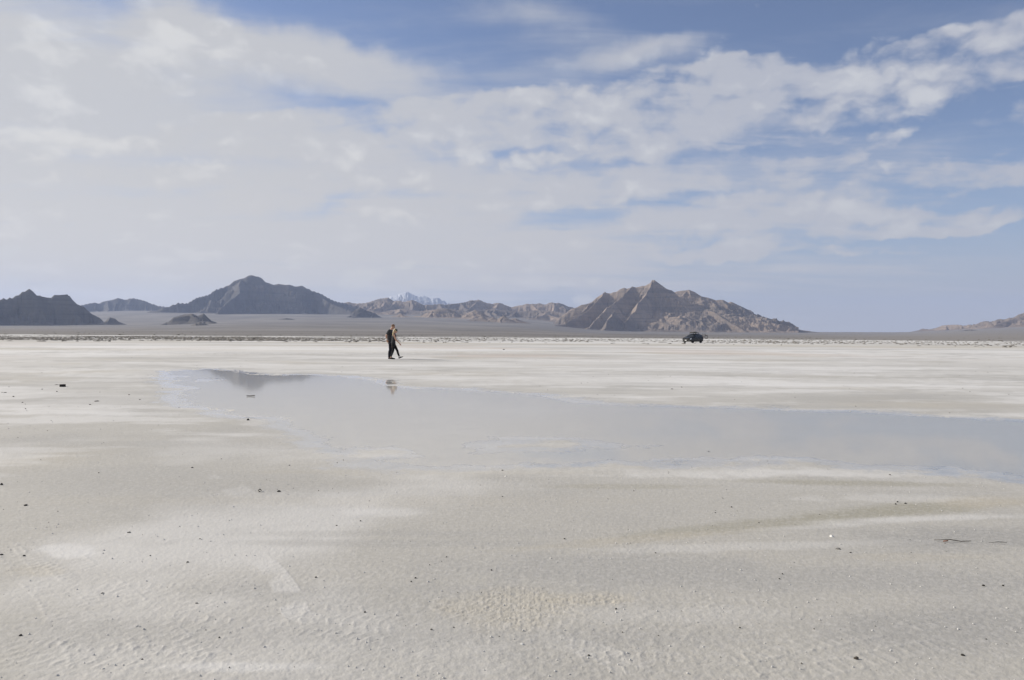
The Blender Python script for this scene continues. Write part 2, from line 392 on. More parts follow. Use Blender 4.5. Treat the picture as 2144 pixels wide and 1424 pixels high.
# stains and marks at their own places
nearcol = full[near]
def mark(px, py, rx, ry, col, amt, soft=.6, nz=.35, slope=0.0):
    """stain whose outline in the photograph is about rx by ry pixels round px,py; built on the ground in metres"""
    global nearcol
    c = gnd(px, py); ax = (gnd(px + rx, py - slope * rx) - gnd(px - rx, py + slope * rx)) / 2
    ay = (gnd(px, py - ry) - gnd(px, py + ry)) / 2
    det = ax[0] * ay[1] - ax[1] * ay[0]
    dx, dy = NX - c[0], NY - c[1]
    u = (dx * ay[1] - dy * ay[0]) / det; v = (ax[0] * dy - ax[1] * dx) / det
    q = np.hypot(u, v) + n_b * nz + n_a * nz
    t = (1 - sst(q, 1 - soft, 1 + soft * .5)) * amt
    nearcol = lerp(nearcol, col, t)
    return t
for a in [(1090, 1275, 110, 32, TAN, .24, .6, .8), (1230, 1258, 90, 12, TAN, .3, .6, .8), (1900, 1068, 260, 16, OLIVE, .9, .6, .3, .06), (1600, 1100, 300, 14, OLIVE, .75, .6, .3, .09), (2060, 1052, 110, 16, TAN, .8, .6, .4),
          (1350, 1130, 260, 9, TAN, .5, .6, .3, .08), (1800, 1013, 260, 6, OLIVE, .75, .6, .3, -.02), (1300, 1020, 200, 5, OLIVE, .5, .6, .3), (1950, 1035, 200, 9, GREY, .3),
          (150, 1155, 90, 17, WHITE, .45, .4, .6, -.1), (90, 1200, 80, 14, TAN, .4), (1900, 1170, 190, 9, TAN, .35), (1500, 1180, 600, 14, BASE, .4),
          (2050, 1125, 260, 28, GREY * .93, .9, .6, .4), (1800, 1215, 500, 30, GREY, .75), (1250, 1190, 330, 32, GREY, .8), (2000, 1320, 300, 55, GREY * .95, .85), (1150, 1340, 500, 20, GREY, .45), (850, 1140, 400, 9, GREY, .5), (1000, 1236, 260, 10, GREY, .4), (1600, 1145, 300, 10, WHITE, .25, .6, .5, .03), (450, 1010, 500, 10, BASE * .92, .5), (750, 1120, 300, 7, GREY, .3), (300, 1330, 420, 40, GREY, .4), (560, 1240, 200, 20, GREY, .5), (150, 1060, 0.1, 1, GREY, 0),
          (1950, 1088, 260, 8, WHITE, .42, .6, .4, .03), (1700, 1105, 180, 5, WHITE, .2, .6, .4, .05), (1700, 990, 420, 12, WHITE, .65, .6, .6), (1600, 962, 170, 5, WHITE, .6), (1480, 975, 200, 8, WHITE, .35, .6, .7), (1850, 1045, 260, 9, WHITE, .25, .6, .9),
          (800, 955, 90, 8, WHITE, .5, .6, .7), (1150, 934, 210, 13, WHITE, .35, .4, .25), (1100, 940, 170, 8, BASE, .3), (1350, 975, 250, 6, TAN, .5, .6, .3, .02), (900, 990, 400, 6, TAN, .4), (560, 880, 60, 14, WHITE, .45, .6, .8), (280, 868, 330, 5, WHITE, .4), (1080, 1375, 60, 14, GREY, .4),
          (500, 1400, 160, 10, WHITE, .4), (1400, 1290, 260, 20, WHITE, .12), (1000, 1120, 300, 10, GREY, .35), (700, 1050, 600, 12, TAN, .18), (820, 1075, 100, 9, WHITE, .3),
          (1230, 848, 120, 4, WHITE, .7), (1500, 858, 330, 3, WHITE, .6), (1250, 838, 100, 4, WHITE, .4), (1800, 835, 260, 11, GREY, .5), (1750, 860, 300, 4, WHITE, .45), (1500, 800, 500, 8, WHITE, .3), (1200, 790, 300, 10, WHITE, .3),
          (600, 735, 500, 6, WHITE, .5), (1060, 745, 160, 4, PINK, .5), (1500, 777, 400, 2, GREY, .35), (1700, 781, 400, 1.6, GREY, .35), (1300, 783, 300, 1.6, GREY, .3), (1900, 790, 300, 2, OLIVE, .3), (80, 800, 300, 20, GREY, .25), (250, 840, 200, 14, GREY, .25), (300, 940, 500, 18, GREY, .3),
          (1040, 925, 600, 4, GREY, .2), (400, 800, 90, 8, GREY, .35), (1240, 926, 140, 1.6, OLIVE, .5), (1180, 918, 110, 2, WHITE, .5)]:
    mark(*a)
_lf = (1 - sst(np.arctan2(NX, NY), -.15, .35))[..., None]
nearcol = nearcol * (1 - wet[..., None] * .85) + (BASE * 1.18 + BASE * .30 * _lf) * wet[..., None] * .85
nearcol = lerp(nearcol, BASE * 1.03, np.exp(-np.maximum(pdw, 0) / .7) * .55 * (1 - wet))
rim = np.exp(-((pdw - .35) / .30) ** 2)
nearcol = lerp(nearcol, WHITE, rim * .12 * sst(n_a, -.5, .3))
# rough churned patch
t = mark(1085, 1272, 115, 34, TAN, .2, .6, .8) / .2
h = h + t * (ridged(NX, NY, 0.045, 4, 401, .65) - .62) * 0.0045
t = mark(1230, 1258, 80, 9, TAN, .2, .6, .6) / .2
h = h + t * (ridged(NX, NY, 0.05, 3, 402, .6) - .62) * 0.005
# ---- tyre tracks: rows of lugs pressed up from the crust
rs = np.random.RandomState(5)
def track(pts, width=.20, pitch=.055, amp=.0045, lean=.35, ribs=2, tint=.0, gap=.0):
    global h, nearcol
    P = [gnd(*p) for p in pts]
    # smooth the line
    Q = []
    for i in range(len(P) - 1):
        p0 = P[max(i - 1, 0)]; p1 = P[i]; p2 = P[i + 1]; p3 = P[min(i + 2, len(P) - 1)]
        for s in np.linspace(0, 1, 5)[:-1]:
            Q.append(.5 * ((2 * p1) + (-p0 + p2) * s + (2 * p0 - 5 * p1 + 4 * p2 - p3) * s * s + (-p0 + 3 * p1 - 3 * p2 + p3) * s ** 3))
    Q.append(P[-1])
    Qa = np.array(Q)
    m = (NX > Qa[:, 0].min() - 1) & (NX < Qa[:, 0].max() + 1) & (NY > Qa[:, 1].min() - 1) & (NY < Qa[:, 1].max() + 1)
    x, y = NX[m], NY[m]
    d, s, sg, L = line_dist(x, y, Q)
    a = sg / width * 2
    inside = (1 - sst(np.abs(a), .85, 1.05)) * sst(s, 0, .3) * (1 - sst(s, L - .3, L))
    broken = sst(fbm(x, y, .5, 2, 500), -.25 + gap, .15 + gap)
    ph = (s + np.abs(sg) * lean + np.where(sg > 0, pitch * .5, 0)) / pitch
    lug = np.exp(-(((ph % 1) - .5) / .16) ** 2)
    rib = sum(np.exp(-((a - q) / .07) ** 2) for q in ([-.95, .95] if ribs == 2 else [-.95, -.3, .3, .95]))
    hh = (lug * (np.abs(a) > .25) * .9 + rib * .8) * amp * .33 * broken * inside * (.5 + crust[m])
    h[m] = h[m] + hh
    nearcol[m] = lerp(nearcol[m], WHITE, np.clip(hh / amp * .16, 0, .3) + inside * broken * tint)
for a in [dict(pts=[(-60, 1120), (30, 1180), (120, 1230), (190, 1330), (260, 1440)], width=.26, amp=.0045), dict(pts=[(60, 1120), (150, 1190), (230, 1250), (330, 1340), (420, 1440)], width=.24, amp=.006),
          dict(pts=[(180, 1300), (330, 1306), (520, 1318), (700, 1318), (900, 1345)], width=.22, amp=.006), dict(pts=[(520, 1275), (640, 1283), (800, 1290), (960, 1296), (1100, 1304), (1300, 1290)], width=.20, amp=.0042),
          dict(pts=[(650, 1340), (820, 1335), (1000, 1334), (1180, 1325)], width=.20, amp=.005, lean=.0), dict(pts=[(1080, 1395), (1200, 1400), (1330, 1392), (1500, 1400), (1700, 1385)], width=.24, amp=.005, lean=.0),
          dict(pts=[(1500, 1430), (1620, 1395), (1750, 1370), (1900, 1340), (2100, 1315)], width=.34, ribs=4, amp=.005, lean=.1), dict(pts=[(380, 985), (430, 1000), (480, 1020), (520, 1042)], width=.22, amp=.004, tint=.15),
          dict(pts=[(530, 1165), (570, 1195), (610, 1255), (625, 1290), (700, 1310)], width=.13, amp=.005, tint=.3), dict(pts=[(0, 1135), (20, 1165), (60, 1215)], width=.30, ribs=4, amp=.005), dict(pts=[(950, 1255), (1000, 1280), (1040, 1292), (1150, 1300)], width=.20, amp=.007),
          dict(pts=[(1380, 1240), (1500, 1262), (1640, 1278), (1800, 1275)], width=.22, amp=.004), dict(pts=[(1100, 1330), (1180, 1350), (1280, 1380), (1360, 1430)], width=.16, amp=.006, tint=.12),
          dict(pts=[(1640, 1020), (1750, 1012), (1900, 1006), (2100, 1012)], width=.25, amp=.003), dict(pts=[(1380, 890), (1600, 874), (1850, 872), (2144, 868)], width=.25, amp=.003),
          dict(pts=[(300, 1200), (700, 1205), (1100, 1180), (1500, 1130), (1850, 1085)], width=.2, amp=.0025), dict(pts=[(0, 1240), (200, 1235), (420, 1240), (640, 1232)], width=.2, amp=.0035),
          dict(pts=[(0, 960), (300, 955), (700, 940), (1000, 950), (1360, 958), (1700, 980)], width=.3, amp=.003), dict(pts=[(-40, 1330), (120, 1370), (300, 1380), (520, 1420)], width=.25, amp=.006)]:
    track(**a)
nearcol = nearcol * (1 - .31 * (film * sst(pdw, -.06, .02) * (1 - .4 * sst(np.abs(n_a), 0, .4)))[..., None])
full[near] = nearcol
filmf = np.zeros(GX.shape); filmf[near] = film * sst(pdw, -.06, .02)
GZ = np.zeros(GX.shape)
GZ[near] = h
GZ[~near] = 0.007
blend = sst(RR, 60, 75)
GZ = GZ * (1 - blend) + 0.007 * blend
GZ += fan_z(GX, GY)
GZ += sst(RR, 500, 2500) * (fbm(GX, GY, 500, 4, 601) * 3.5)

m_g, nt, b = mat('salt_crust', rough=.75, spec=.3)
at_ = nt.node('ShaderNodeAttribute', attribute_name='col')
geo = nt.node('ShaderNodeNewGeometry')
P_ = geo.outputs['Position']
f1 = nt.noise(P_, 26, 5, .65)
f2 = nt.noise(P_, 3.0, 5, .6)
f3 = nt.noise(P_, 90, 3, .6)
col = nt.mix(nt.ss(f1, .42, .70, 0, .26), at_.outputs['Color'], (.63, .61, .585))
col = nt.mix(nt.ss(f3, .66, .78, 0, .22), col, (.78, .765, .74))
col = nt.mix(nt.ss(f2, .50, .72, 0, .18), col, (.36, .35, .325))
fmask = nt.node('ShaderNodeAttribute', attribute_name='fan').outputs['Fac']
col = nt.mix(fmask, col, at_.outputs['Color'])
nt.l.new(col, b.inputs['Base Color'])
flm = nt.node('ShaderNodeAttribute', attribute_name='film').outputs['Fac']
rough_n = nt.m('MULTIPLY_ADD', nt.m('SUBTRACT', f1, .5), .5, flm)
flw = nt.ss(rough_n, .12, .85)
nt.l.new(nt.m('MULTIPLY', flw, .95), b.inputs['Coat Weight'])
nt.l.new(nt.m('MULTIPLY_ADD', nt.m('SUBTRACT', 1.0, flw), .35, .05), b.inputs['Coat Roughness'])
b.inputs['Coat IOR'].default_value = 1.333
bump1 = nt.node('ShaderNodeBump', {'Height': nt.noise(P_, 60, 5, .7), 'Strength': nt.m('MULTIPLY', nt.m('SUBTRACT', 1.0, flw), .6), 'Distance': .004})
bump2 = nt.node('ShaderNodeBump', {'Height': nt.noise(P_, 7, 5, .6), 'Strength': .3, 'Distance': .012, 'Normal': bump1.outputs[0]})
nt.l.new(bump2.outputs[0], b.inputs['Normal'])
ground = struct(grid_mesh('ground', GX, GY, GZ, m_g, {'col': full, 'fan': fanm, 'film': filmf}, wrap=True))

# ------------------------------------------------------------------ water lying in the hollow
rw = np.linspace(5.0, 34, 200); awt = np.linspace(-.60, .72, 200)
WR, WA = np.meshgrid(rw, awt, indexing='ij')
WX, WY = WR * np.sin(WA), WR * np.cos(WA)
wsd = poly_sd(WX, WY, [gnd(*p) for p in PUDDLE])
m_w = bpy.data.materials.new('still_water'); m_w.use_nodes = True
nt = NT(m_w.node_tree); nt.n.clear()
bw = nt.node('ShaderNodeBump', {'Height': nt.noise(nt.node('ShaderNodeNewGeometry').outputs['Position'], 5, 3, .5), 'Strength': .02, 'Distance': .01})
ior = nt.m('SUBTRACT', 1.333, nt.m('MULTIPLY', nt.node('ShaderNodeNewGeometry').outputs['Backfacing'], 0.583))
fr = nt.node('ShaderNodeFresnel', {'IOR': ior, 'Normal': bw.outputs[0]})
gl = nt.node('ShaderNodeBsdfGlossy', {'Roughness': 0.045, 'Normal': bw.outputs[0]})
tr = nt.node('ShaderNodeBsdfTransparent', {'Color': (.99, .985, .975, 1)})
mx = nt.node('ShaderNodeMixShader', {0: fr.outputs[0], 1: tr.outputs[0], 2: gl.outputs[0]})
nt.node('ShaderNodeOutputMaterial', {'Surface': mx.outputs[0]})
water = struct(grid_mesh('water', WX, WY, np.full(WX.shape, 0.0), m_w, keep=wsd < 1.2))

# ------------------------------------------------------------------ mountains
def rock_mat(name, lo, hi, band, light, dark):
    m_, nt, b = mat(name, rough=.95, spec=.15)
    P_ = nt.node('ShaderNodeNewGeometry').outputs['Position']
    sp = nt.node('ShaderNodeSeparateXYZ', {0: P_})
    big = nt.noise(P_, .0016, 6, .6)
    med = nt.noise(P_, .012, 6, .65)
    stv = nt.node('ShaderNodeCombineXYZ', {0: nt.m('MULTIPLY', sp.outputs[0], .0006), 1: nt.m('MULTIPLY', sp.outputs[1], .0006), 2: nt.m('MULTIPLY', sp.outputs[2], .022)}).outputs[0]
    strat = nt.noise(stv, 1.6, 5, .6, .4)
    col = nt.mix(nt.ss(big, .38, .62), lo, hi)
    col = nt.mix(nt.ss(strat, .5, .64, 0, .45), col, band)
    col = nt.mix(nt.ss(med, .56, .72, 0, .4), col, light)
    col = nt.mix(nt.ss(med, .44, .34, 0, .4), col, dark)
    nt.l.new(col, b.inputs['Base Color'])
    bp = nt.node('ShaderNodeBump', {'Height': med, 'Strength': .8, 'Distance': 14})
    nt.l.new(bp.outputs[0], b.inputs['Normal'])
    return m_
m_rock = rock_mat('desert_rock', (.160, .136, .116), (.30, .238, .186), (.10, .094, .088), (.38, .31, .245), (.08, .074, .068))
m_shaded_rock = rock_mat('shaded_rock', (.092, .088, .084), (.135, .125, .112), (.065, .064, .063), (.22, .19, .155), (.05, .05, .05))  # same rock with the shade of the left ranges and knolls in its colour
m_snow, nt, b = mat('snow_rock', rough=.9, spec=.1)
geo = nt.node('ShaderNodeNewGeometry')
sp = nt.node('ShaderNodeSeparateXYZ', {0: geo.outputs['Position']})
nn = nt.noise(geo.outputs['Position'], .0035, 6, .65)
hgt = nt.m('ADD', sp.outputs[2], nt.m('MULTIPLY', nt.m('SUBTRACT', nn, .5), 900))
nt.l.new(nt.mix(nt.ss(hgt, 760, 900), (.30, .30, .32), (.50, .52, .55)), b.inputs['Base Color'])

def mountain(name, sky_pts, R0, ext, slope=.62, cap=18, capw=25, spurs=12, seed=1, hand=(), rwob=300, back=None, matl=None, rough=1.0, step=.00055, dr=22, label=None, spslope=(.30, .45), fine=1.0):
    """sky_pts: skyline in photo pixels; R0: distance; ext: depth toward the camera; hand: extra ridges as [(px,py,r),...]"""
    rnd = random.Random(seed)
    segs = []
    def rw_(px): return R0 + rwob * (math.sin(px * .021 + seed) * .6 + math.sin(px * .0083 + 2 * seed) * .8)
    main = []
    for px, py in sky_pts:
        main.append(at(px, py, rw_(px)))
    main = [Vector(p) for p in main]
    for a, b_ in zip(main[:-1], main[1:]): segs.append((a, b_, 1.0))
    x0, x1 = sky_pts[0][0], sky_pts[-1][0]
    xs = [p[0] for p in sky_pts]; ys = [p[1] for p in sky_pts]
    for k in range(spurs):
        px = x0 + (x1 - x0) * (k + .5 + rnd.uniform(-.35, .35)) / spurs
        p = Vector(at(px, float(np.interp(px, xs, ys)) + .5, rw_(px)))
        d = -p.normalized(); d.z = 0; d.normalize()
        side = Vector((d.y, -d.x, 0)) * rnd.uniform(-.9, .9)
        z = p.z
        prev = p
        st = ext * rnd.uniform(.15, .22)
        for q in range(6):
            dirn = (d + side * (1 if q else .4)).normalized()
            side = side * .8 + Vector((d.y, -d.x, 0)) * rnd.uniform(-.35, .35)
            sl = rnd.uniform(*spslope) * (1.25 if q == 0 else 1)
            nx = prev + dirn * st; nx.z = prev.z - sl * st
            segs.append((prev.copy(), nx.copy(), 1.1))
            if rnd.random() < .55:
                sd_ = Vector((dirn.y, -dirn.x, 0)) * rnd.choice((-1, 1)) + dirn * .8
                sd_.normalize(); e = nx + sd_ * st * .9; e.z = nx.z - st * .9 * .5
                segs.append((nx.copy(), e, 1.2))
            prev = nx
            g = float(fan_z(np.array([prev.x]), np.array([prev.y]))[0])
            if prev.z < g - 20: break
    for line in hand:
        pts = [Vector(at(*p)) for p in line]
        for a, b_ in zip(pts[:-1], pts[1:]): segs.append((a, b_, 1.25))
    azs = [math.atan2(p.x, p.y) for s_ in segs for p in s_[:2]]
    margin = .012 if R0 > 1500 else .02
    lo, hi = min(azs) - .05, max(azs) + .05
    ra = min(math.hypot(p.x, p.y) for s_ in segs for p in s_[:2]) - 350
    rb = max(math.hypot(p.x, p.y) for s_ in segs for p in s_[:2]) + (back or 900)
    A = np.arange(lo, hi, step); Q = np.arange(max(ra, 600), rb, dr)
    QR, QA = np.meshgrid(Q, A, indexing='ij')
    x = QR * np.sin(QA); y = QR * np.cos(QA)
    g = fan_z(x, y)
    # bend the plan so faces are not flat
    wx = fbm(x, y, 340, 5, seed * 7 + 1, .6) * 75 * rough; wy = fbm(x, y, 340, 5, seed * 7 + 2, .6) * 75 * rough
    H = np.full(x.shape, -1e9); D = np.full(x.shape, 1e9)
    for a, b_, k in segs:
        ex, ey, ez = b_.x - a.x, b_.y - a.y, b_.z - a.z
        L = ex * ex + ey * ey + 1e-9
        zt = max(a.z, b_.z); reach = (zt + 30) / (slope * k) + 150
        ctr = ((a.x + b_.x) / 2, (a.y + b_.y) / 2); rc = math.hypot(*ctr); ac = math.atan2(*ctr)
        half = math.sqrt(L) / 2 + reach
        i0 = np.searchsorted(Q, rc - half); i1 = np.searchsorted(Q, rc + half)
        j0 = np.searchsorted(A, ac - half / rc * 1.02); j1 = np.searchsorted(A, ac + half / rc * 1.02)
        if i1 <= i0 or j1 <= j0: continue
        sl_ = (slice(i0, i1), slice(j0, j1))
        xx, yy = x[sl_], y[sl_]
        t = np.clip(((xx - a.x) * ex + (yy - a.y) * ey) / L, 0, 1)
        d0 = np.hypot(xx - a.x - ex * t, yy - a.y - ey * t)
        f = sst(d0, 15, 160) if k == 1.0 else .65 + .35 * sst(d0, 15, 160)
        xx = xx + wx[sl_] * f; yy = yy + wy[sl_] * f
        t = np.clip(((xx - a.x) * ex + (yy - a.y) * ey) / L, 0, 1)
        d = np.hypot(xx - a.x - ex * t, yy - a.y - ey * t)
        z = a.z + ez * t - (cap * (1 - np.exp(-d / capw)) + slope * k * d * (1 - .22 * sst(d, 200, 900)))
        Hs = H[sl_]
        D[sl_] = np.where(z > Hs, d, D[sl_])
        H[sl_] = np.maximum(Hs, z)
    up = H - g
    amp = sst(D, 8, 150) * sst(up, -30, 60)
    rg = ridged(x + wx, y + wy, 190, 5, seed * 13 + 5, .55)
    rg2 = ridged(x + wx * 2, y + wy * 2, 480, 5, seed * 13 + 3, .6)
    H = H + ((rg - .72) * 80 + (rg2 - .68) * 120 * sst(D, 30, 260)) * amp * rough + fbm(x, y, 70, 5, seed * 13 + 9, .65) * 26 * fine * np.minimum(amp + .05, 1)
    # broken ledges of the rock bands
    ph = H / 46.0 + fbm(x, y, 700, 2, seed * 13 + 21) * 1.2
    H = H + np.sin(ph * 2 * math.pi) * 6.5 * sst(fbm(x, y, 300, 3, seed * 13 + 22), -.2, .4) * amp * rough
    # blend foot into the fan
    up = H - g
    H = np.where(up < 25, g + (up - 25) * .55 + 25 - 8, H - 8 * np.clip((60 - up) / 35, 0, 1))
    o = grid_mesh(name, x, y, H, matl or m_rock, keep=(H > g - 14))
    struct(o, label=label)
    return o

SNOW = [(770, 645), (785, 638), (800, 630), (812, 622), (822, 618.5), (832, 616), (842, 612.5), (851, 610.5), (860, 613), (868, 617), (876, 619.5), (886, 617.5), (893, 619), (900, 622), (910, 621), (918, 622), (926, 627), (935, 632), (946, 636), (960, 642), (980, 650)]
MESA = [(-130, 660), (-100, 645), (-60, 632), (-20, 627), (0, 624.5), (17, 623.5), (33, 619), (36, 616), (45, 612), (50, 608.5), (53, 607.5), (55, 605.5), (59, 604.4), (64, 605.5), (68, 607), (70, 611), (74, 616), (80, 617.5), (88, 620), (92, 619.3), (97, 620), (111, 620), (112.5, 618), (114.6, 613.7), (125, 614.4), (141, 615.4), (142, 619.5),
        (146, 619.3), (148, 622), (151, 626.7), (160, 632), (171, 639.3), (181, 646), (191, 653), (200, 659), (209, 664.5), (219, 672), (229, 677), (245, 682)]
LOW = [(150, 646), (172, 638), (186, 635), (195, 633.3), (210, 634.5), (215, 631.5), (236, 626.5), (247, 624), (256, 624.5), (260.5, 627.5), (270, 625), (277, 623.6), (290, 626), (304, 629.5), (318, 636), (323, 636.4), (328, 639.5), (350, 642), (370, 648)]
BROAD = [(310, 652), (340, 644), (355, 640), (365, 637), (372, 633.5), (392, 634.3), (402, 628.5), (412, 622.5), (425, 619.5), (437, 616.5), (450, 606.5), (462, 602.5), (475, 598), (489, 589), (500, 583.5), (512, 580.5), (520, 576.4), (530, 576.0), (540, 576.8), (547, 582), (556, 588.5), (565, 593.5), (583, 594.4), (606, 594), (616, 597.5), (631, 597.6), (641, 601.5),
         (652, 607.5), (663, 611), (674, 615), (684, 621.5), (697, 628), (708, 631.5), (722, 634), (740, 640), (760, 648)]
HUMPS = [(690, 646), (715, 634), (730, 632), (745, 635), (765, 634), (775, 631.5), (786, 627.5), (797, 624.5), (805, 624), (812, 622.4), (817, 625.5), (824, 630), (835, 629), (846, 631.5), (855, 629.5), (862, 627.4), (871, 630.5), (880, 634.5), (889, 638), (906, 637.4), (922, 636), (932, 638), (944, 636), (956, 635), (967, 633.5), (977, 631.8), (985, 628.2), (994, 628.5),
         (1002, 627), (1008, 629.5), (1014, 632.3), (1023, 634.5), (1032, 635.8), (1040, 633.8), (1046, 633), (1051, 634.5), (1056, 637.7), (1070, 642), (1085, 640), (1095, 637.5), (1105, 635.4), (1117, 636), (1128, 634.6), (1136, 636), (1143, 637), (1150, 634), (1156, 632.8), (1163, 634.2), (1169, 633.4), (1177, 636), (1184, 639), (1196, 642.6), (1215, 646), (1240, 652)]
PYR = [(1160, 676), (1175, 662), (1190, 650), (1205, 642.6), (1221, 637.5), (1235, 632.5), (1243.5, 629), (1246, 625.5), (1249, 622.5), (1259, 616.5), (1267, 610.8), (1271, 612.5), (1278, 613), (1284, 610), (1292, 609), (1297, 605.5), (1308, 602.3), (1312, 603.6), (1317, 602), (1325, 598.2), (1330, 600.5), (1336, 600.6), (1345, 598.5), (1351, 598), (1356, 595),
       (1361, 592.5), (1366, 588), (1369.4, 585), (1373, 588.5), (1378, 592), (1386, 597), (1394, 602), (1402, 606), (1411, 610.2)]
PYR2 = [(1405, 616), (1411, 611.5), (1418, 609), (1427, 607.8), (1435, 607.5), (1442, 606.5), (1448, 608.5), (1454, 611), (1460, 615), (1466, 618.5), (1474, 621.5), (1482, 623), (1490, 625), (1498, 627.4), (1506, 627), (1513, 627.4), (1520, 631)]
PYR3 = [(1515, 640), (1524, 633.4), (1530, 631.5), (1536, 634), (1541, 636.5), (1556, 643), (1573, 652), (1587, 657.5), (1600, 664), (1614, 671), (1627, 678), (1638, 683.5), (1648, 688.5), (1658, 695)]
END = [(1632, 696), (1640, 691.5), (1650, 689.5), (1658, 689), (1667, 687.8), (1676, 689), (1684, 691.5), (1693, 695.5), (1704, 700)]
EAST = [(1880, 700), (1910, 694.5), (1925, 690), (1931, 687), (1946, 688), (1960, 685.5), (1974, 681), (1985, 680), (2006, 679.4), (2018, 681), (2036, 678.5), (2048, 676), (2063, 671.8), (2075, 672.4), (2086, 674), (2098, 671), (2110, 669.5), (2122, 668), (2131, 664), (2140, 658.5), (2152, 652), (2175, 645), (2230, 632), (2300, 640), (2380, 652)]

mountain('snowy_mountain', SNOW, 20500, 3400, slope=.42, cap=30, capw=80, spurs=9, seed=11, matl=m_snow, step=.0008, dr=90, back=1500, rough=1.0, fine=1.6)
mountain('low_hills', LOW, 11500, 1200, matl=m_shaded_rock, spurs=8, seed=3, slope=.7, spslope=(.35,.5), cap=10, rwob=200)
mountain('broad_mountain', BROAD, 9700, 1700, matl=m_shaded_rock, spurs=5, seed=4, spslope=(.6,.75), slope=.74, cap=22, capw=30, rwob=220, rough=1.0,
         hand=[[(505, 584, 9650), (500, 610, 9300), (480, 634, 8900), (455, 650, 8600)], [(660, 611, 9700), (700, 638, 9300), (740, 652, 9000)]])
mountain('rolling_hills', HUMPS, 10800, 1500, spurs=15, seed=5, slope=.52, cap=8, rwob=250, spslope=(.20, .34),
         hand=[[(812, 624, 10700), (800, 640, 10300), (770, 652, 9900)], [(1002, 628, 10700), (985, 645, 10300), (965, 658, 9900)], [(1046, 634, 10700), (1030, 650, 10300)]])
FOOTH = [(680, 672), (705, 662), (735, 654), (770, 649), (800, 652), (840, 646), (880, 651), (905, 648), (930, 645), (980, 651), (1030, 647), (1080, 652), (1130, 649), (1165, 652), (1190, 657), (1220, 667)]
mountain('foothills', FOOTH, 9300, 1600, spurs=14, seed=35, slope=.30, cap=6, rwob=250, spslope=(.10, .18))
mountain('mesa_mountain', MESA, 5900, 900, matl=m_shaded_rock, spurs=3, seed=6, spslope=(.6,.75), slope=.76, cap=20, capw=14, rwob=60, step=.0004, dr=14,
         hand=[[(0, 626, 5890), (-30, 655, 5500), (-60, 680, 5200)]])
mountain('pyramid_mountain', PYR, 7700, 1200, spurs=0, seed=7, slope=.80, cap=14, capw=22, rwob=70, step=.0004, dr=15, rough=.72, fine=.9,
         hand=[[(1267, 611, 7690), (1243, 640, 7350), (1210, 662, 7050), (1160, 682, 6800)], [(1325, 599, 7690), (1302, 622, 7400), (1272, 645, 7100), (1247, 668, 6850), (1230, 692, 6600)],
               [(1369, 585.5, 7690), (1354, 608, 7480), (1338, 634, 7250), (1322, 655, 7050), (1312, 678, 6850)], [(1244, 630, 7690), (1215, 655, 7350), (1180, 672, 7100)], [(1285, 650, 6950), (1270, 670, 6750), (1262, 690, 6600)]])
mountain('ribbed_mountain', PYR2, 7900, 900, spurs=1, seed=8, slope=.43, cap=10, rwob=40, step=.0004, dr=15,
         rough=.38, fine=.4, hand=[[(1442, 607, 7900), (1450, 625, 7750), (1468, 645, 7550), (1495, 653, 7300), (1520, 668, 7050), (1556, 688, 6850)], [(1512, 628, 7900), (1530, 648, 7700), (1552, 668, 7450), (1580, 688, 7200)]])
mountain('tapering_ridge', PYR3, 8000, 700, rough=.32, fine=.35, spurs=1, seed=9, slope=.46, cap=8, rwob=40, step=.0004, dr=15,
         hand=[[(1530, 632, 8000), (1548, 655, 7700), (1575, 675, 7400), (1600, 690, 7150)], [(1573, 652, 8000), (1595, 672, 7700), (1622, 688, 7500)]])
mountain('end_knoll', END, 8300, 300, spurs=3, seed=10, slope=.5, cap=6, rwob=20, step=.0004, dr=15)
mountain('eastern_hills', EAST, 10500, 1500, rough=.4, fine=.4, spurs=8, seed=12, slope=.35, cap=6, rwob=200, spslope=(.15, .25))
# knolls standing on the fans in front
KN = [('twin_knoll', [(338, 682), (348, 672), (365, 661), (385, 658.5), (404, 655.6), (413, 659), (426, 655), (438, 664.5), (453, 676), (460, 682)], 5200, 21),
      ('fore_knoll', [(374, 694), (380, 690), (395, 685), (403, 681), (410, 674), (418, 670), (430, 677), (442, 685), (454, 693.5)], 4300, 22),
      ('trailing_rocks', [(452, 684), (458, 680), (470, 684), (480, 681), (500, 684), (510, 688)], 5300, 23),
      ('fan_knoll', [(518, 683), (527, 677), (536, 673.5), (556, 674.5), (572, 674), (588, 668), (600, 663.8), (612, 667), (625, 674.6), (636, 676), (650, 679)], 6200, 24),
      ('dark_cone', [(728, 662), (740, 652), (748, 645), (754, 642.5), (768, 650), (786, 655), (796, 662)], 7600, 25),
      ('outlier_hills', [(768, 684), (790, 678), (806, 674), (814, 668), (820, 669), (829, 661), (839, 654), (848, 659), (862, 669), (872, 660), (884, 662), (900, 651), (918, 646), (936, 646), (946, 649), (956, 660), (966, 663), (978, 655), (995, 648), (1020, 660)], 7900, 26),
      ('outlier_knolls', [(908, 688), (920, 680), (930, 673), (941, 669), (953, 675), (966, 682), (972, 676), (984, 668), (1000, 664), (1010, 661), (1022, 667), (1032, 662), (1042, 666), (1055, 660), (1066, 667), (1080, 665), (1092, 669), (1104, 674)], 6800, 27),
      ('skirt_knoll', [(210, 677), (221, 668), (230, 662), (240, 664), (250, 670), (262, 677.5)], 5700, 28),
      ('plain_knoll', [(2000, 697), (2012, 692), (2024, 688.5), (2032, 688), (2044, 692), (2060, 697), (2080, 699)], 6500, 29),
      ('plain_outcrop', [(2084, 707), (2092, 701), (2104, 699.5), (2116, 699), (2124, 703)], 5200, 30)]
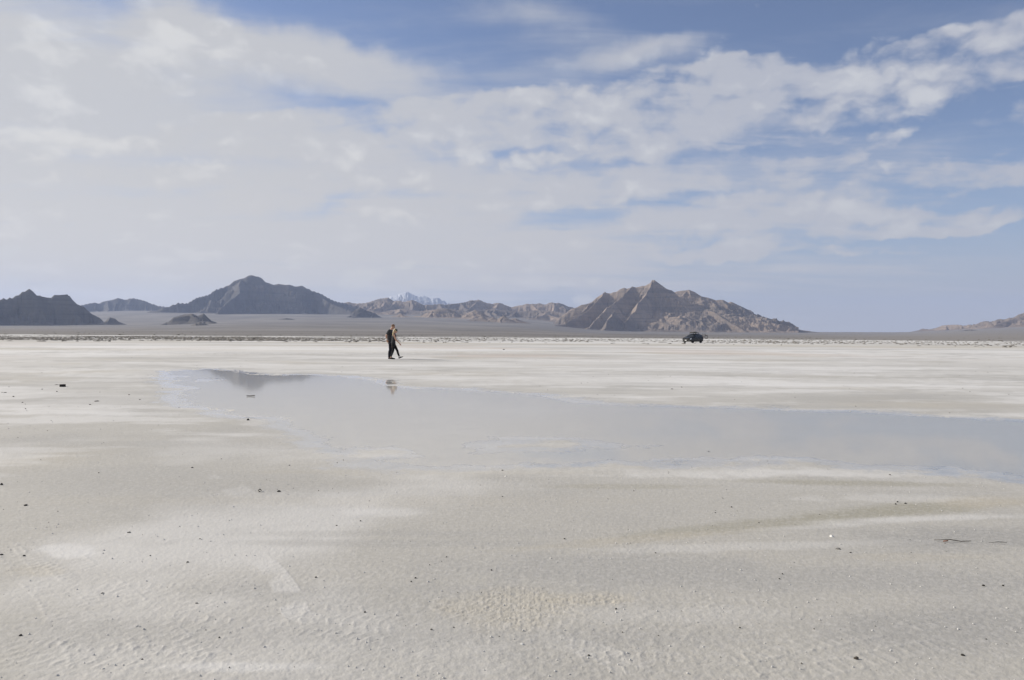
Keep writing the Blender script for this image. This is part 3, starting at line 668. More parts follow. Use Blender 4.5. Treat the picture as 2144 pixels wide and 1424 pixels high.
for nm, pts, r0, sdv in KN:
    mountain(nm, pts, r0, 260, matl=(m_rock if nm.startswith('outlier') else m_shaded_rock), spurs=max(3, len(pts) // 3), seed=sdv, slope=(.42 if nm.startswith('outlier') else .78), cap=5, capw=12, rwob=40, step=.0005, dr=14, back=400, rough=.55, spslope=(.2, .32))

# ------------------------------------------------------------------ belt of dark crusted clods far out on the plain (uncountable)
def lumps(name, pts, mat_, seed, kind='stuff', label=None, cat=None):
    """pts: (x, y, width, depth, height, z)"""
    rnd = np.random.RandomState(seed)
    base = []
    for k, (el, rad) in enumerate(((0.0, 1.0), (.55, .8), (.95, .4))):
        for j in range(7):
            a = j * 2 * math.pi / 7 + k * .4
            base.append((math.cos(a) * rad, math.sin(a) * rad, el))
    base.append((0, 0, 1.05)); base = np.array(base)
    fc = []
    for k in range(2):
        for j in range(7):
            fc.append((k * 7 + j, k * 7 + (j + 1) % 7, (k + 1) * 7 + (j + 1) % 7, (k + 1) * 7 + j))
    tri = [(14 + j, 14 + (j + 1) % 7, 21) for j in range(7)]
    n = len(pts); nv = len(base)
    V = np.repeat(base[None], n, 0)
    V = V * (1 + rnd.uniform(-.3, .3, V.shape))
    p = np.array(pts)
    ang = rnd.uniform(0, 6.28, n)
    vx = V[..., 0] * p[:, 2:3] / 2; vy = V[..., 1] * p[:, 3:4] / 2
    x = vx * np.cos(ang)[:, None] - vy * np.sin(ang)[:, None] + p[:, 0:1]
    y = vx * np.sin(ang)[:, None] + vy * np.cos(ang)[:, None] + p[:, 1:2]
    z = V[..., 2] * p[:, 4:5] + p[:, 5:6] - p[:, 4:5] * .12
    co = np.stack([x, y, z], -1).reshape(-1, 3)
    off = (np.arange(n) * nv)[:, None, None]
    q = (np.array(fc)[None] + off).reshape(-1, 4); t = (np.array(tri)[None] + off).reshape(-1, 3)
    me = bpy.data.meshes.new(name)
    me.from_pydata([], [], [])
    me.vertices.add(len(co)); me.vertices.foreach_set('co', co.astype(np.float32).ravel())
    me.loops.add(q.size + t.size); me.loops.foreach_set('vertex_index', np.concatenate([q.ravel(), t.ravel()]).astype(np.int32))
    me.polygons.add(len(q) + len(t))
    me.polygons.foreach_set('loop_start', np.concatenate([np.arange(0, q.size, 4), q.size + np.arange(0, t.size, 3)]).astype(np.int32))
    me.polygons.foreach_set('loop_total', np.concatenate([np.full(len(q), 4), np.full(len(t), 3)]).astype(np.int32))
    me.update(calc_edges=True); me.materials.append(mat_)
    o = bpy.data.objects.new(name, me); scene.collection.objects.link(o)
    if kind: o['kind'] = kind
    if label: o['label'] = label
    if cat: o['category'] = cat
    return o
m_clod, nt, b = mat('dark_mud', rough=.95, spec=.1)
cc = nt.mix(nt.noise(nt.node('ShaderNodeNewGeometry').outputs['Position'], .9, 3, .6), (.13, .12, .105), (.30, .28, .25))
nt.l.new(cc, b.inputs['Base Color'])
rs = np.random.RandomState(8)
def scatter(n, r0, r1, wmin, wmax, h0, h1, keepf, a0=-.66, a1=.66):
    u = rs.uniform(0, 1, n); r = r0 + (r1 - r0) * u; a = rs.uniform(a0, a1, n)
    x = r * np.sin(a); y = r * np.cos(a)
    k = keepf(x, y, r, a) > rs.uniform(0, 1, n)
    x, y, r, a = x[k], y[k], r[k], a[k]; m_ = len(x)
    wd = rs.uniform(wmin, wmax, m_) ** 1
    return list(zip(x, y, wd * rs.uniform(.8, 1.6, m_), wd, rs.uniform(h0, h1, m_), fan_z(x, y) + .01))
dens = lambda x, y, r, a: sst(fbm(x / 3, y, 12, 3, 811), -.25, .45) * (.10 + .9 * (1 - sst(a, -.40, .02))) * sst(r, 115, 150)
P1 = scatter(42000, 112, 290, .18, .8, .04, .15, dens)
P1 += scatter(9000, 150, 360, .18, .8, .04, .12, lambda x, y, r, a: sst(fbm(x / 3, y, 14, 3, 815), 0, .4) * (a > -.1))
lumps('mud_clods', P1, m_clod, 4, label='belt of small dark crusted mud clods on the far salt', cat='clods')
# brush on the toe of the fans
m_br, nt, b = mat('dry_brush', (.15, .14, .115), .95, spec=.05)
P2 = scatter(3500, 370, 3200, .5, 1.6, .15, .4, lambda x, y, r, a: sst(fbm(x, y, 130, 3, 821), -.2, .5))
lumps('brush', P2, m_br, 5, label='sparse low brush dotting the foot of the slopes', cat='brush')

# ------------------------------------------------------------------ small builders
def empty(name, loc, rz=0.0, label=None, cat=None, group=None):
    o = bpy.data.objects.new(name, None); scene.collection.objects.link(o)
    o.location = loc; o.rotation_euler = (0, 0, rz)
    if label: o['label'] = label
    if cat: o['category'] = cat
    if group: o['group'] = group
    return o
def from_bm(name, bm, m, parent=None, smooth=True, label=None):
    me = bpy.data.meshes.new(name); bm.to_mesh(me); bm.free()
    if smooth: me.polygons.foreach_set('use_smooth', np.ones(len(me.polygons), bool))
    me.materials.append(m)
    o = bpy.data.objects.new(name, me); scene.collection.objects.link(o)
    if parent: o.parent = parent
    if label: o['label'] = label
    return o
def ell_pts(c, r, rot=None, n=10, k=7):
    out = []
    for i in range(1, k):
        th = math.pi * i / k
        for j in range(n):
            ph = 2 * math.pi * j / n
            out.append(Vector((r[0] * math.sin(th) * math.cos(ph), r[1] * math.sin(th) * math.sin(ph), r[2] * math.cos(th))))
    out += [Vector((0, 0, r[2])), Vector((0, 0, -r[2]))]
    if rot is not None: out = [rot @ p for p in out]
    return [p + Vector(c) for p in out]
def hull(bm, pts):
    vs = [bm.verts.new(p) for p in pts]
    res = bmesh.ops.convex_hull(bm, input=vs)
    junk = set(g for g in res['geom_interior'] if isinstance(g, bmesh.types.BMVert)) | set(g for g in res['geom_unused'] if isinstance(g, bmesh.types.BMVert))
    bmesh.ops.delete(bm, geom=list(junk), context='VERTS')
def norm_r(r): return (r, r, r) if isinstance(r, (int, float)) else r
def chain(bm, js, grow=0.0):
    """js: [(centre, radius or (rx,ry,rz)), ...] joined one to the next by their convex hull"""
    for (a, ra), (b, rb) in zip(js[:-1], js[1:]):
        ra = tuple(q + grow for q in norm_r(ra)); rb = tuple(q + grow for q in norm_r(rb))
        hull(bm, ell_pts(a, ra) + ell_pts(b, rb))
def remeshed(name, bm, m, parent, voxel=.008, smooth_it=4, disp=None):
    me = bpy.data.meshes.new(name); bmesh.ops.recalc_face_normals(bm, faces=bm.faces); bm.to_mesh(me); bm.free()
    o = bpy.data.objects.new(name, me); scene.collection.objects.link(o)
    md = o.modifiers.new('r', 'REMESH'); md.mode = 'VOXEL'; md.voxel_size = voxel; md.use_smooth_shade = True
    ms = o.modifiers.new('s', 'SMOOTH'); ms.factor = .5; ms.iterations = smooth_it
    dg = bpy.context.evaluated_depsgraph_get()
    nm = bpy.data.meshes.new_from_object(o.evaluated_get(dg))
    o.modifiers.clear(); o.data = nm; nm.name = name
    bpy.data.meshes.remove(me)
    nm.materials.clear(); nm.materials.append(m)
    if disp:
        co = np.empty(len(nm.vertices) * 3); nm.vertices.foreach_get('co', co); co = co.reshape(-1, 3)
        no = np.empty(len(nm.vertices) * 3); nm.vertices.foreach_get('normal', no); no = no.reshape(-1, 3)
        d = fbm(co[:, 0] * 1.0 + co[:, 1] * .7, co[:, 2] + co[:, 1] * .5, disp[0], 3, 77) * disp[1]
        co += no * d[:, None]; nm.vertices.foreach_set('co', co.ravel())
    nm.polygons.foreach_set('use_smooth', np.ones(len(nm.polygons), bool)); nm.update()
    if parent: o.parent = parent
    return o
def hand(bm, wrist, d, palm_n, size=1.0, curl=.5, side=1):
    """five separate fingers on a palm; d points to the finger tips, palm_n out of the palm"""
    d = Vector(d).normalized(); n = Vector(palm_n); n = (n - d * n.dot(d)).normalized(); s = d.cross(n) * side
    w = Vector(wrist)
    chain(bm, [(w, .026 * size), (w + d * .035 * size, .026 * size)])
    hull(bm, sum([ell_pts(w + d * a * size + s * b * size, (.014 * size,) * 3, n=6, k=5) for a, b in ((.03, -.022), (.03, .022), (.085, -.032), (.088, .032))], []))
    for k, (b, L) in enumerate(((-.031, .070), (-.011, .078), (.011, .074), (.031, .058))):
        p = w + d * .088 * size + s * b * size; dd = d.copy(); js = [(p.copy(), .0095 * size)]
        for q in range(3):
            ang = curl * (.5 + .25 * q)
            dd = (dd * math.cos(ang) + n * math.sin(ang)).normalized()
            p = p + dd * L * size * (.45, .32, .23)[q]; js.append((p.copy(), (.0088 - .0008 * q) * size))
        chain(bm, js)
    t = w + d * .03 * size - s * .03 * size
    t2 = t + (d * .7 - s * .6 + n * .3).normalized() * .04 * size; t3 = t2 + (d * .9 + n * .3).normalized() * .032 * size
    chain(bm, [(t, .013 * size), (t2, .0105 * size), (t3, .0095 * size)])

SK, _, bsk = mat('warm_skin', (.50, .295, .205), .55); bsk.inputs['Subsurface Weight'].default_value = .1  # one even skin colour for both figures
def cloth(name, col, r=.9, s=6.0):
    m_, nt, b = mat(name, col, r, spec=.25)
    f = nt.noise(nt.node('ShaderNodeTexCoord').outputs['Object'], s, 5, .6)
    nt.l.new(nt.mix(nt.ss(f, .4, .65), col, tuple(min(1, c * 1.6 + .004) for c in col)), b.inputs['Base Color'])
    return m_
SHIRT = cloth('charcoal_cotton', (.030, .032, .035)); TROU = cloth('navy_cloth', (.012, .012, .019)); LEG = cloth('black_knit', (.010, .010, .011)); TANK = cloth('grey_black_knit', (.030, .030, .034))
SHOE = cloth('black_shoe', (.012, .011, .011), .6); BLOND = cloth('blond_hair', (.42, .33, .19), .6, 30); CROP = cloth('short_brown_hair', (.17, .105, .070), .8, 40)
CAP = cloth('olive_cap', (.075, .072, .058), .9); SOCK = cloth('white_sock', (.62, .60, .56)); CHOK = cloth('black_scarf', (.012, .012, .012)); EYE, _, _b = mat('dark_eye', (.02, .015, .012), .2)
WHT, _, _b = mat('pale_plastic', (.7, .7, .7), .4)
UV = .001853
def pt(u, v, y=0.0): return Vector(((u - 740) * UV, y, (1190 - v) * UV))
def head(bm, c, tilt, size=1.0, female=False):
    """head looking along +x, tipped down by tilt"""
    Rm = Matrix.Rotation(tilt, 3, 'Y')
    def L(x, y, z): return Vector(c) + Rm @ (Vector((x, y, z)) * size)
    def E(x, y, z, r): hull(bm, ell_pts(L(x, y, z), tuple(q * size for q in r), Rm, 12, 9))
    E(-.008, 0, .030, (.094, .074, .086)); E(.030, 0, -.035, (.058, .056, .075)); E(.058, 0, -.088, (.024, .024, .020))
    hull(bm, ell_pts(L(.082, 0, .012), (.010 * size,) * 3, n=6, k=5) + ell_pts(L(.108, 0, -.022), (.012 * size, .013 * size, .010 * size), n=6, k=5))
    E(.084, 0, -.052, (.012, .021, .006)); E(.083, 0, -.062, (.012, .019, .006)); E(.080, 0, .030, (.014, .050, .010))
    for s in (-1, 1):
        E(-.004, s * .073, -.005, (.017, .008, .030)); E(.055, s * .036, -.02, (.026, .022, .022))
    hull(bm, ell_pts(L(-.02, 0, -.05), (.05 * size, .048 * size, .03 * size)) + ell_pts(L(-.035, 0, -.12), (.052 * size, .052 * size, .03 * size)))
    return L
def eyes(L, parent, size):
    for s in (-1, 1):
        bm = bmesh.new(); bmesh.ops.create_icosphere(bm, subdivisions=2, radius=.010 * size, matrix=Matrix.Translation(L(.084, s * .031, .010)))
        from_bm('eye', bm, EYE, parent)

FOOT = gnd(817.5, 752.2)
AZF = math.atan2(FOOT[0], FOOT[1])
def shoe(name, parent, heel, toe, m_=SHOE):
    heel, toe = Vector(heel), Vector(toe); d = (toe - heel)
    bm = bmesh.new()
    up = Vector((-d.z, 0, d.x)).normalized()
    chain(bm, [(heel + d * .08 + up * .035, (.040, .036, .040)), (heel + d * .40 + up * .034, (.045, .040, .036)), (heel + d * .72 + up * .022, (.045, .046, .024)), (heel + d * .95 + up * .016, (.026, .036, .016))])
    return remeshed(name, bm, m_, parent, .006, 3)

# ---- the man
yo = .20
man = empty('person', (FOOT[0], FOOT[1], 0.006), -AZF, 'taller person with cropped hair, charcoal t-shirt, dark trousers, head bowed, arm behind back', 'person')
bm = bmesh.new()
LM = head(bm, pt(806, 300, yo), .42, 1.0)
torso = [(pt(772, 372, yo), (.055, .056, .05)), (pt(738, 412, yo), (.092, .165, .065)), (pt(708, 490, yo), (.118, .172, .10)), (pt(712, 610, yo), (.108, .145, .09)), (pt(728, 700, yo), (.112, .150, .08)), (pt(740, 765, yo), (.110, .155, .07))]
chain(bm, torso)
armR = [(pt(700, 422, yo - .19), .058), (pt(622, 548, yo - .225), .042), (pt(640, 655, yo - .21), .028)]
armL = [(pt(742, 422, yo + .19), .056), (pt(770, 560, yo + .21), .042), (pt(835, 640, yo + .15), .028)]
chain(bm, armR); chain(bm, armL)
hand(bm, pt(641, 658, yo - .21), (.35, .05, -1), (0, 1, 0), 1.0, .5, 1)
hand(bm, pt(836, 641, yo + .15), (.6, -.3, -.5), (0, -.5, -1), 1.0, .5, -1)
legR = [(pt(738, 775, yo - .085), (.092, .085, .09)), (pt(735, 935, yo - .09), (.062, .058, .06)), (pt(718, 1000, yo - .09), (.060, .055, .06)), (pt(702, 1150, yo - .09), .038)]
legL = [(pt(745, 775, yo + .085), (.092, .085, .09)), (pt(792, 930, yo + .09), (.060, .058, .06)), (pt(780, 1000, yo + .09), (.058, .055, .06)), (pt(742, 1140, yo + .09), .038)]
chain(bm, legR); chain(bm, legL)
body = remeshed('body', bm, SK, man, .008, 3)
eyes(LM, man, 1.0)
bm = bmesh.new()
hull(bm, ell_pts(LM(-.014, 0, .038), (.093, .079, .086), Matrix.Rotation(.42, 3, 'Y'), 14, 10))
remeshed('hair', bm, CROP, man, .007, 3, (.02, .002))
bm = bmesh.new(); chain(bm, torso[1:5], .014); chain(bm, [(armR[0][0], .060), (armR[0][0].lerp(armR[1][0], .62), .056)], .012); chain(bm, [(armL[0][0], .060), (armL[0][0].lerp(armL[1][0], .62), .056)], .012)
remeshed('t_shirt', bm, SHIRT, man, .009, 3, (.10, .012))
bm = bmesh.new(); chain(bm, torso[4:], .010)
for lg in (legR, legL):
    chain(bm, [(lg[0][0], .100), (lg[1][0], .078), (lg[2][0], .074), (lg[2][0].lerp(lg[3][0], .86), .060)])
remeshed('trousers', bm, TROU, man, .009, 3, (.12, .012))
shoe('shoe', man, pt(684, 1188, yo - .09), pt(822, 1189, yo - .09)); shoe('shoe', man, pt(728, 1180, yo + .09), pt(862, 1189, yo + .09))
bm = bmesh.new(); chain(bm, [(pt(638, 640, yo - .212), .033), (pt(639, 648, yo - .211), .033)]); remeshed('wristband', bm, WHT, man, .006, 2)

# ---- the woman
yo = -.24
wom = empty('person', (FOOT[0], FOOT[1], 0.006), -AZF, 'shorter person with long blond hair, sleeveless top, black leggings, one foot stepping forward', 'person')
bm = bmesh.new()
LW = head(bm, pt(872, 418, yo), .30, .93)
tw = [(pt(848, 492, yo), (.045, .045, .04)), (pt(838, 528, yo), (.075, .130, .05)), (pt(834, 590, yo), (.105, .132, .07)), (pt(820, 660, yo), (.084, .112, .06)), (pt(812, 740, yo), (.108, .145, .07)), (pt(820, 790, yo), (.105, .150, .07))]
chain(bm, tw)
aR = [(pt(836, 540, yo - .155), .046), (pt(884, 664, yo - .185), .035), (pt(978, 752, yo - .17), .024)]
aL = [(pt(836, 540, yo + .155), .046), (pt(846, 660, yo + .18), .035), (pt(862, 745, yo + .13), .024)]
chain(bm, aR); chain(bm, aL)
hand(bm, pt(979, 753, yo - .17), (.75, .05, -.8), (-.6, .5, -.5), .92, .35, 1)
hand(bm, pt(862, 747, yo + .13), (.1, 0, -1), (.6, -.5, 0), .92, .4, -1)
bR = [(pt(815, 800, yo - .08), (.088, .080, .09)), (pt(812, 955, yo - .08), (.055, .052, .055)), (pt(792, 1010, yo - .08), (.054, .050, .055)), (pt(748, 1140, yo - .08), .034)]
bL = [(pt(836, 800, yo + .08), (.088, .080, .09)), (pt(925, 955, yo + .08), (.056, .052, .055)), (pt(936, 1010, yo + .08), (.052, .048, .055)), (pt(984, 1135, yo + .08), .034)]
chain(bm, bR); chain(bm, bL)
remeshed('body', bm, SK, wom, .008, 3)
eyes(LW, wom, .93)
bm = bmesh.new()
hull(bm, ell_pts(LW(-.020, 0, .030), (.088, .078, .084), None, 14, 10))
chain(bm, [(LW(-.060, 0, .02), (.045, .072, .06)), (LW(-.080, 0, -.09), (.038, .068, .06)), (pt(806, 530, yo), (.034, .066, .05)), (pt(790, 600, yo), (.026, .055, .05)), (pt(778, 660, yo), (.014, .035, .04))])
remeshed('hair', bm, BLOND, wom, .008, 2, (.03, .006))
bm = bmesh.new()
hull(bm, ell_pts(LW(.004, 0, .048), (.092, .080, .072), Matrix.Rotation(.30, 3, 'Y'), 14, 10))
hull(bm, ell_pts(LW(.075, 0, .040), (.05, .055, .010), Matrix.Rotation(.5, 3, 'Y'), 12, 8))
remeshed('cap', bm, CAP, wom, .007, 3)
bm = bmesh.new(); chain(bm, tw[1:5], .010); remeshed('tank_top', bm, TANK, wom, .009, 3, (.10, .008))
bm = bmesh.new(); chain(bm, [(pt(846, 488, yo), (.054, .054, .03)), (pt(842, 512, yo), (.064, .075, .03))]); remeshed('neck_scarf', bm, CHOK, wom, .008, 3)
bm = bmesh.new(); chain(bm, tw[4:], .006)
for lg in (bR, bL):
    chain(bm, [(lg[0][0], .092), (lg[1][0], .060), (lg[2][0], .058), (lg[2][0].lerp(lg[3][0], .80), .040)])
remeshed('leggings', bm, LEG, wom, .009, 3, (.10, .006))
bm = bmesh.new(); chain(bm, [(pt(978, 1118, yo + .08), .038), (pt(986, 1146, yo + .08), .038)]); remeshed('sock', bm, SOCK, wom, .007, 2)
shoe('shoe', wom, pt(736, 1182, yo - .08), pt(828, 1190, yo - .08) + Vector((.05, 0, 0))); shoe('shoe', wom, pt(972, 1172, yo + .08), pt(1080, 1128, yo + .08))

# ------------------------------------------------------------------ the car
CAR = gnd(1450.5, 718.2); HD = R(-90) - math.atan2(CAR[0], CAR[1]) - R(31)
car = empty('parked_car', (CAR[0], CAR[1], 0.01), HD, 'black family car with roof basket parked far out on the salt', 'car')
PAINT, nt, b = mat('black_paint', (.008, .010, .011), .42, spec=.25); b.inputs['Coat Weight'].default_value = .15; b.inputs['Coat Roughness'].default_value = .12
f = nt.noise(nt.node('ShaderNodeTexCoord').outputs['Object'], 3, 4, .6); zz_ = nt.node('ShaderNodeSeparateXYZ', {0: nt.node('ShaderNodeTexCoord').outputs['Object']}).outputs[2]
nt.l.new(nt.mix(nt.m('MULTIPLY', nt.ss(zz_, .9, .2), nt.ss(f, .3, .7)), (.008, .010, .011), (.06, .055, .05)), b.inputs['Base Color'])
nt.l.new(nt.ss(f, .3, .7, .2, .45), b.inputs['Roughness'])
GLASS, _, gb = mat('tinted_glass', (.012, .015, .019), .06, spec=.6); TYRE, _, _b = mat('tyre_rubber', (.018, .017, .016), .9); RIM, _, _b = mat('dark_alloy', (.06, .06, .06), .35, .8); BLK, _, _b = mat('black_plastic', (.015, .015, .015), .6)
LAMP, _, _b = mat('lamp_glass', (.62, .64, .66), .12); RED, _, _b = mat('red_lens', (.30, .02, .015), .2); PLATE, _, _b = mat('plate_white', (.75, .75, .73), .4); STEEL, _, _b = mat('rack_steel', (.10, .10, .095), .4, .6); CHR, _, _b = mat('bright_trim', (.55, .55, .55), .25, .9)
ST = np.array([  # x, zbottom, zbelt, ztop, wlow, wbelt, wtop
    (2.36, .42, .56, .60, .55, .55, .40), (2.33, .32, .64, .70, .72, .70, .52), (2.22, .27, .78, .85, .82, .80, .62), (1.95, .24, .90, .97, .89, .86, .70), (1.5, .23, .97, 1.05, .91, .89, .74),
    (1.12, .23, 1.00, 1.09, .92, .90, .76), (.85, .23, 1.01, 1.27, .92, .90, .70), (.55, .23, 1.02, 1.47, .92, .90, .65), (.25, .23, 1.02, 1.60, .92, .90, .62), (-.1, .23, 1.02, 1.66, .92, .90, .61),
    (-.7, .23, 1.03, 1.68, .92, .90, .61), (-1.3, .23, 1.04, 1.66, .92, .90, .61), (-1.75, .25, 1.05, 1.59, .92, .89, .59), (-2.02, .28, 1.06, 1.42, .90, .87, .57), (-2.2, .30, 1.05, 1.18, .87, .84, .60), (-2.28, .34, .95, 1.02, .82, .80, .62), (-2.33, .45, .70, .78, .70, .70, .60)])
def prof(x, t):
    """t 0..6 from sill over belt to roof middle, left side (+y)"""
    zb, zl, zt, wl, wb, wt = [np.interp(-x, -ST[:, 0], ST[:, k]) for k in range(1, 7)]
    P = [(wl * .93, zb), (wl, zb + (zl - zb) * .18), (wl * 1.005, zb + (zl - zb) * .6), (wb, zl), (wt + .03, zl + (zt - zl) * .84), (wt - .10, zl + (zt - zl) * .985), (0, zt)]
    i = min(int(t), 5); f_ = t - i
    return (P[i][0] * (1 - f_) + P[i + 1][0] * f_, P[i][1] * (1 - f_) + P[i + 1][1] * f_)
def patch(name, x0, x1, t0, t1, m_, parent, off=.006, side=1, nx=6, nt_=3, mirror=False, skew=0.0):
    bm = bmesh.new(); rows = []
    ts = list(np.linspace(t0, t1, nt_ + 1))
    cols = [(t, side) for t in ts]
    if mirror: cols = [(t, 1) for t in ts] + [(t, -1) for t in reversed(ts[:-1] if t1 >= 6 else ts)]
    for i in range(nx + 1):
        r_ = []
        for t, s in cols:
            x = x0 + (x1 - x0) * i / nx + skew * (t - t0) / (t1 - t0)
            y, z = prof(x, t); e = .02
            y1, z1 = prof(x, min(t + e, 6)); y0, z0 = prof(x, max(t - e, 0)); ya, za = prof(x + .01, t); yb, zb_ = prof(x - .01, t)
            n = Vector((.02, ya - yb, za - zb_)).cross(Vector((0, y1 - y0, z1 - z0)))
            if n.length < 1e-9: n = Vector((0, 0, 1))
            n.normalize()
            if n.y < 0 and y > .1 or n.z < -.2: n = -n
            p = Vector((x, y, z)) + n * off; p.y *= s
            r_.append(bm.verts.new(p))
        rows.append(r_)
    for a_, b_ in zip(rows[:-1], rows[1:]):
        for k in range(len(a_) - 1):
            bm.faces.new((a_[k], a_[k + 1], b_[k + 1], b_[k]))
    bmesh.ops.solidify(bm, geom=list(bm.faces), thickness=.004) if False else None
    return from_bm(name, bm, m_, parent)
# body shell, closed below
bm = bmesh.new(); rows = []
xs_ = np.interp(np.linspace(0, len(ST) - 1, 61), range(len(ST)), ST[:, 0])
tt = [0, .5, 1, 1.5, 2, 2.5, 3, 3.3, 3.7, 4, 4.5, 5, 5.5, 6]
for x in xs_:
    r_ = [bm.verts.new((x, prof(x, t)[0], prof(x, t)[1])) for t in tt]
    r_ += [bm.verts.new((x, -prof(x, t)[0], prof(x, t)[1])) for t in reversed(tt[:-1])]
    rows.append(r_)
for a_, b_ in zip(rows[:-1], rows[1:]):
    for k in range(len(a_)):
        bm.faces.new((a_[k], a_[(k + 1) % len(a_)], b_[(k + 1) % len(a_)], b_[k]))
bm.faces.new(rows[0]); bm.faces.new(list(reversed(rows[-1])))
bmesh.ops.recalc_face_normals(bm, faces=bm.faces)
body = from_bm('body', bm, PAINT, car)
patch('windscreen', 1.08, .30, 4.15, 6, GLASS, car, mirror=True, nx=8)
patch('rear_window', -1.82, -2.16, 4.2, 6, GLASS, car, mirror=True)
for s in (1, -1):
    patch('front_window', .62, -.28, 3.12, 3.92, GLASS, car, side=s)
    patch('rear_side_window', -.36, -1.22, 3.12, 3.92, GLASS, car, side=s)
    patch('quarter_window', -1.30, -1.80, 3.15, 3.85, GLASS, car, side=s)
    patch('sill', 1.2, -1.5, .1, .7, BLK, car, side=s, off=.012)
def boxm(name, c, d, m_, parent, rot=None, bev=.01, label=None):
    bm = bmesh.new(); bmesh.ops.create_cube(bm, size=1, matrix=Matrix.Diagonal((*d, 1)))
    if bev: bmesh.ops.bevel(bm, geom=list(bm.edges), offset=min(bev, min(d) * .45), segments=2, affect='EDGES', profile=.6)
    M_ = Matrix.Translation(c) @ (rot.to_4x4() if rot is not None else Matrix())
    bm.transform(M_)
    return from_bm(name, bm, m_, parent, label=label)
def tube(name, pts, r_, m_, parent, n=8):
    bm = bmesh.new(); pts = [Vector(p) for p in pts]; rg = []
    for i, p in enumerate(pts):
        d = (pts[min(i + 1, len(pts) - 1)] - pts[max(i - 1, 0)]).normalized()
        u = d.cross(Vector((0, 0, 1)) if abs(d.z) < .9 else Vector((1, 0, 0))).normalized(); v = d.cross(u)
        q = r_[i] if isinstance(r_, (list, tuple)) else r_
        rg.append([bm.verts.new(p + (u * math.cos(a) + v * math.sin(a)) * q) for a in [2 * math.pi * k / n for k in range(n)]])
    for a_, b_ in zip(rg[:-1], rg[1:]):
        for k in range(n): bm.faces.new((a_[k], a_[(k + 1) % n], b_[(k + 1) % n], b_[k]))
    bm.faces.new(list(reversed(rg[0]))); bm.faces.new(rg[-1])
    return from_bm(name, bm, m_, parent)
def lathe(name, prof_, c, axis, m_, parent, n=28):
    """profile [(offset along axis, radius)]"""
    bm = bmesh.new(); ax = Vector(axis).normalized(); u = ax.orthogonal().normalized(); v = ax.cross(u); rg = []
    for o_, r_ in prof_:
        rg.append([bm.verts.new(Vector(c) + ax * o_ + (u * math.cos(a) + v * math.sin(a)) * r_) for a in [2 * math.pi * k / n for k in range(n)]])
    for a_, b_ in zip(rg[:-1], rg[1:]):
        for k in range(n): bm.faces.new((a_[k], a_[(k + 1) % n], b_[(k + 1) % n], b_[k]))
    if prof_[0][1] > 1e-4 and prof_[0] != prof_[-1]: bm.faces.new(rg[0]); bm.faces.new(list(reversed(rg[-1])))
    bmesh.ops.recalc_face_normals(bm, faces=bm.faces)
    return from_bm(name, bm, m_, parent)
for x in (1.42, -1.38):
    for s in (1, -1):
        wh = empty('wheel', (x, s * .80, .34)); wh.parent = car
        patch('wheel_arch', x + .42, x - .42, .0, 1.6, BLK, car, side=s, off=.010, nx=8)
        lathe('tyre', [(-.10, .25), (-.11, .31), (-.09, .338), (.09, .338), (.11, .31), (.10, .25)], (0, 0, 0), (0, 1, 0), TYRE, wh)
        lathe('rim', [(s * .02, .0), (s * .105, .05), (s * .085, .09), (s * .085, .19), (s * .108, .235), (s * .09, .255), (0, .25)], (0, 0, 0), (0, 1, 0), RIM, wh)
for s in (1, -1):
    patch('headlight', 2.27, 1.90, 2.15, 3.0, LAMP, car, side=s, off=.012)
    boxm('fog_light', (2.325, s * .58, .43), (.05, .17, .09), LAMP, car)
    boxm('tail_light', (-2.24, s * .74, .93), (.12, .18, .22), RED, car)
    boxm('door_handle', (-.15, s * .925, .90), (.16, .03, .03), BLK, car)
    mi = boxm('wing_mirror', (.72, s * 1.0, 1.09), (.12, .20, .15), PAINT, car, bev=.04)
    boxm('mirror_glass', (.655, s * 1.0, 1.09), (.012, .17, .12), CHR, mi, bev=.004)
boxm('grille', (2.345, 0, .60), (.05, .82, .15), BLK, car); boxm('trim_strip', (2.372, 0, .665), (.02, .70, .025), CHR, car, bev=.004)
boxm('lower_grille', (2.34, 0, .38), (.06, 1.0, .14), BLK, car)
boxm('number_plate', (2.39, -.02, .47), (.02, .34, .16), PLATE, car, bev=.003)
# roof rack and basket
for x in (.05, -1.05):
    rk = tube('crossbar', [(x, -.62, 1.80), (x, .62, 1.80)], .022, STEEL, car)
    for s in (1, -1): boxm('bar_foot', (x, s * .58, 1.72), (.10, .06, .16), BLK, rk)
bk = boxm('roof_basket', (-.50, 0, 1.86), (1.55, 1.0, .05), STEEL, car)
for s in (1, -1):
    tube('basket_rail', [(-1.32, s * .52, 1.98), (.20, s * .52, 1.98), (.36, s * .40, 1.93)], .018, STEEL, bk)
    for k in range(6): tube('rail_post', [(-1.25 + k * .29, s * .51, 1.87), (-1.25 + k * .29, s * .52, 1.98)], .010, STEEL, bk, 6)
boxm('wind_deflector', (.33, 0, 1.88), (.04, .98, .16), BLK, bk, Matrix.Rotation(R(-25), 3, 'Y'))
br = tube('bicycle_rack', [(-2.30, .1, .45), (-2.55, .1, .45), (-2.62, .1, .75), (-2.62, .1, 1.62)], .028, STEEL, car)
tube('rack_arm', [(-2.62, -.12, 1.48), (-2.62, .62, 1.48)], .018, STEEL, br)
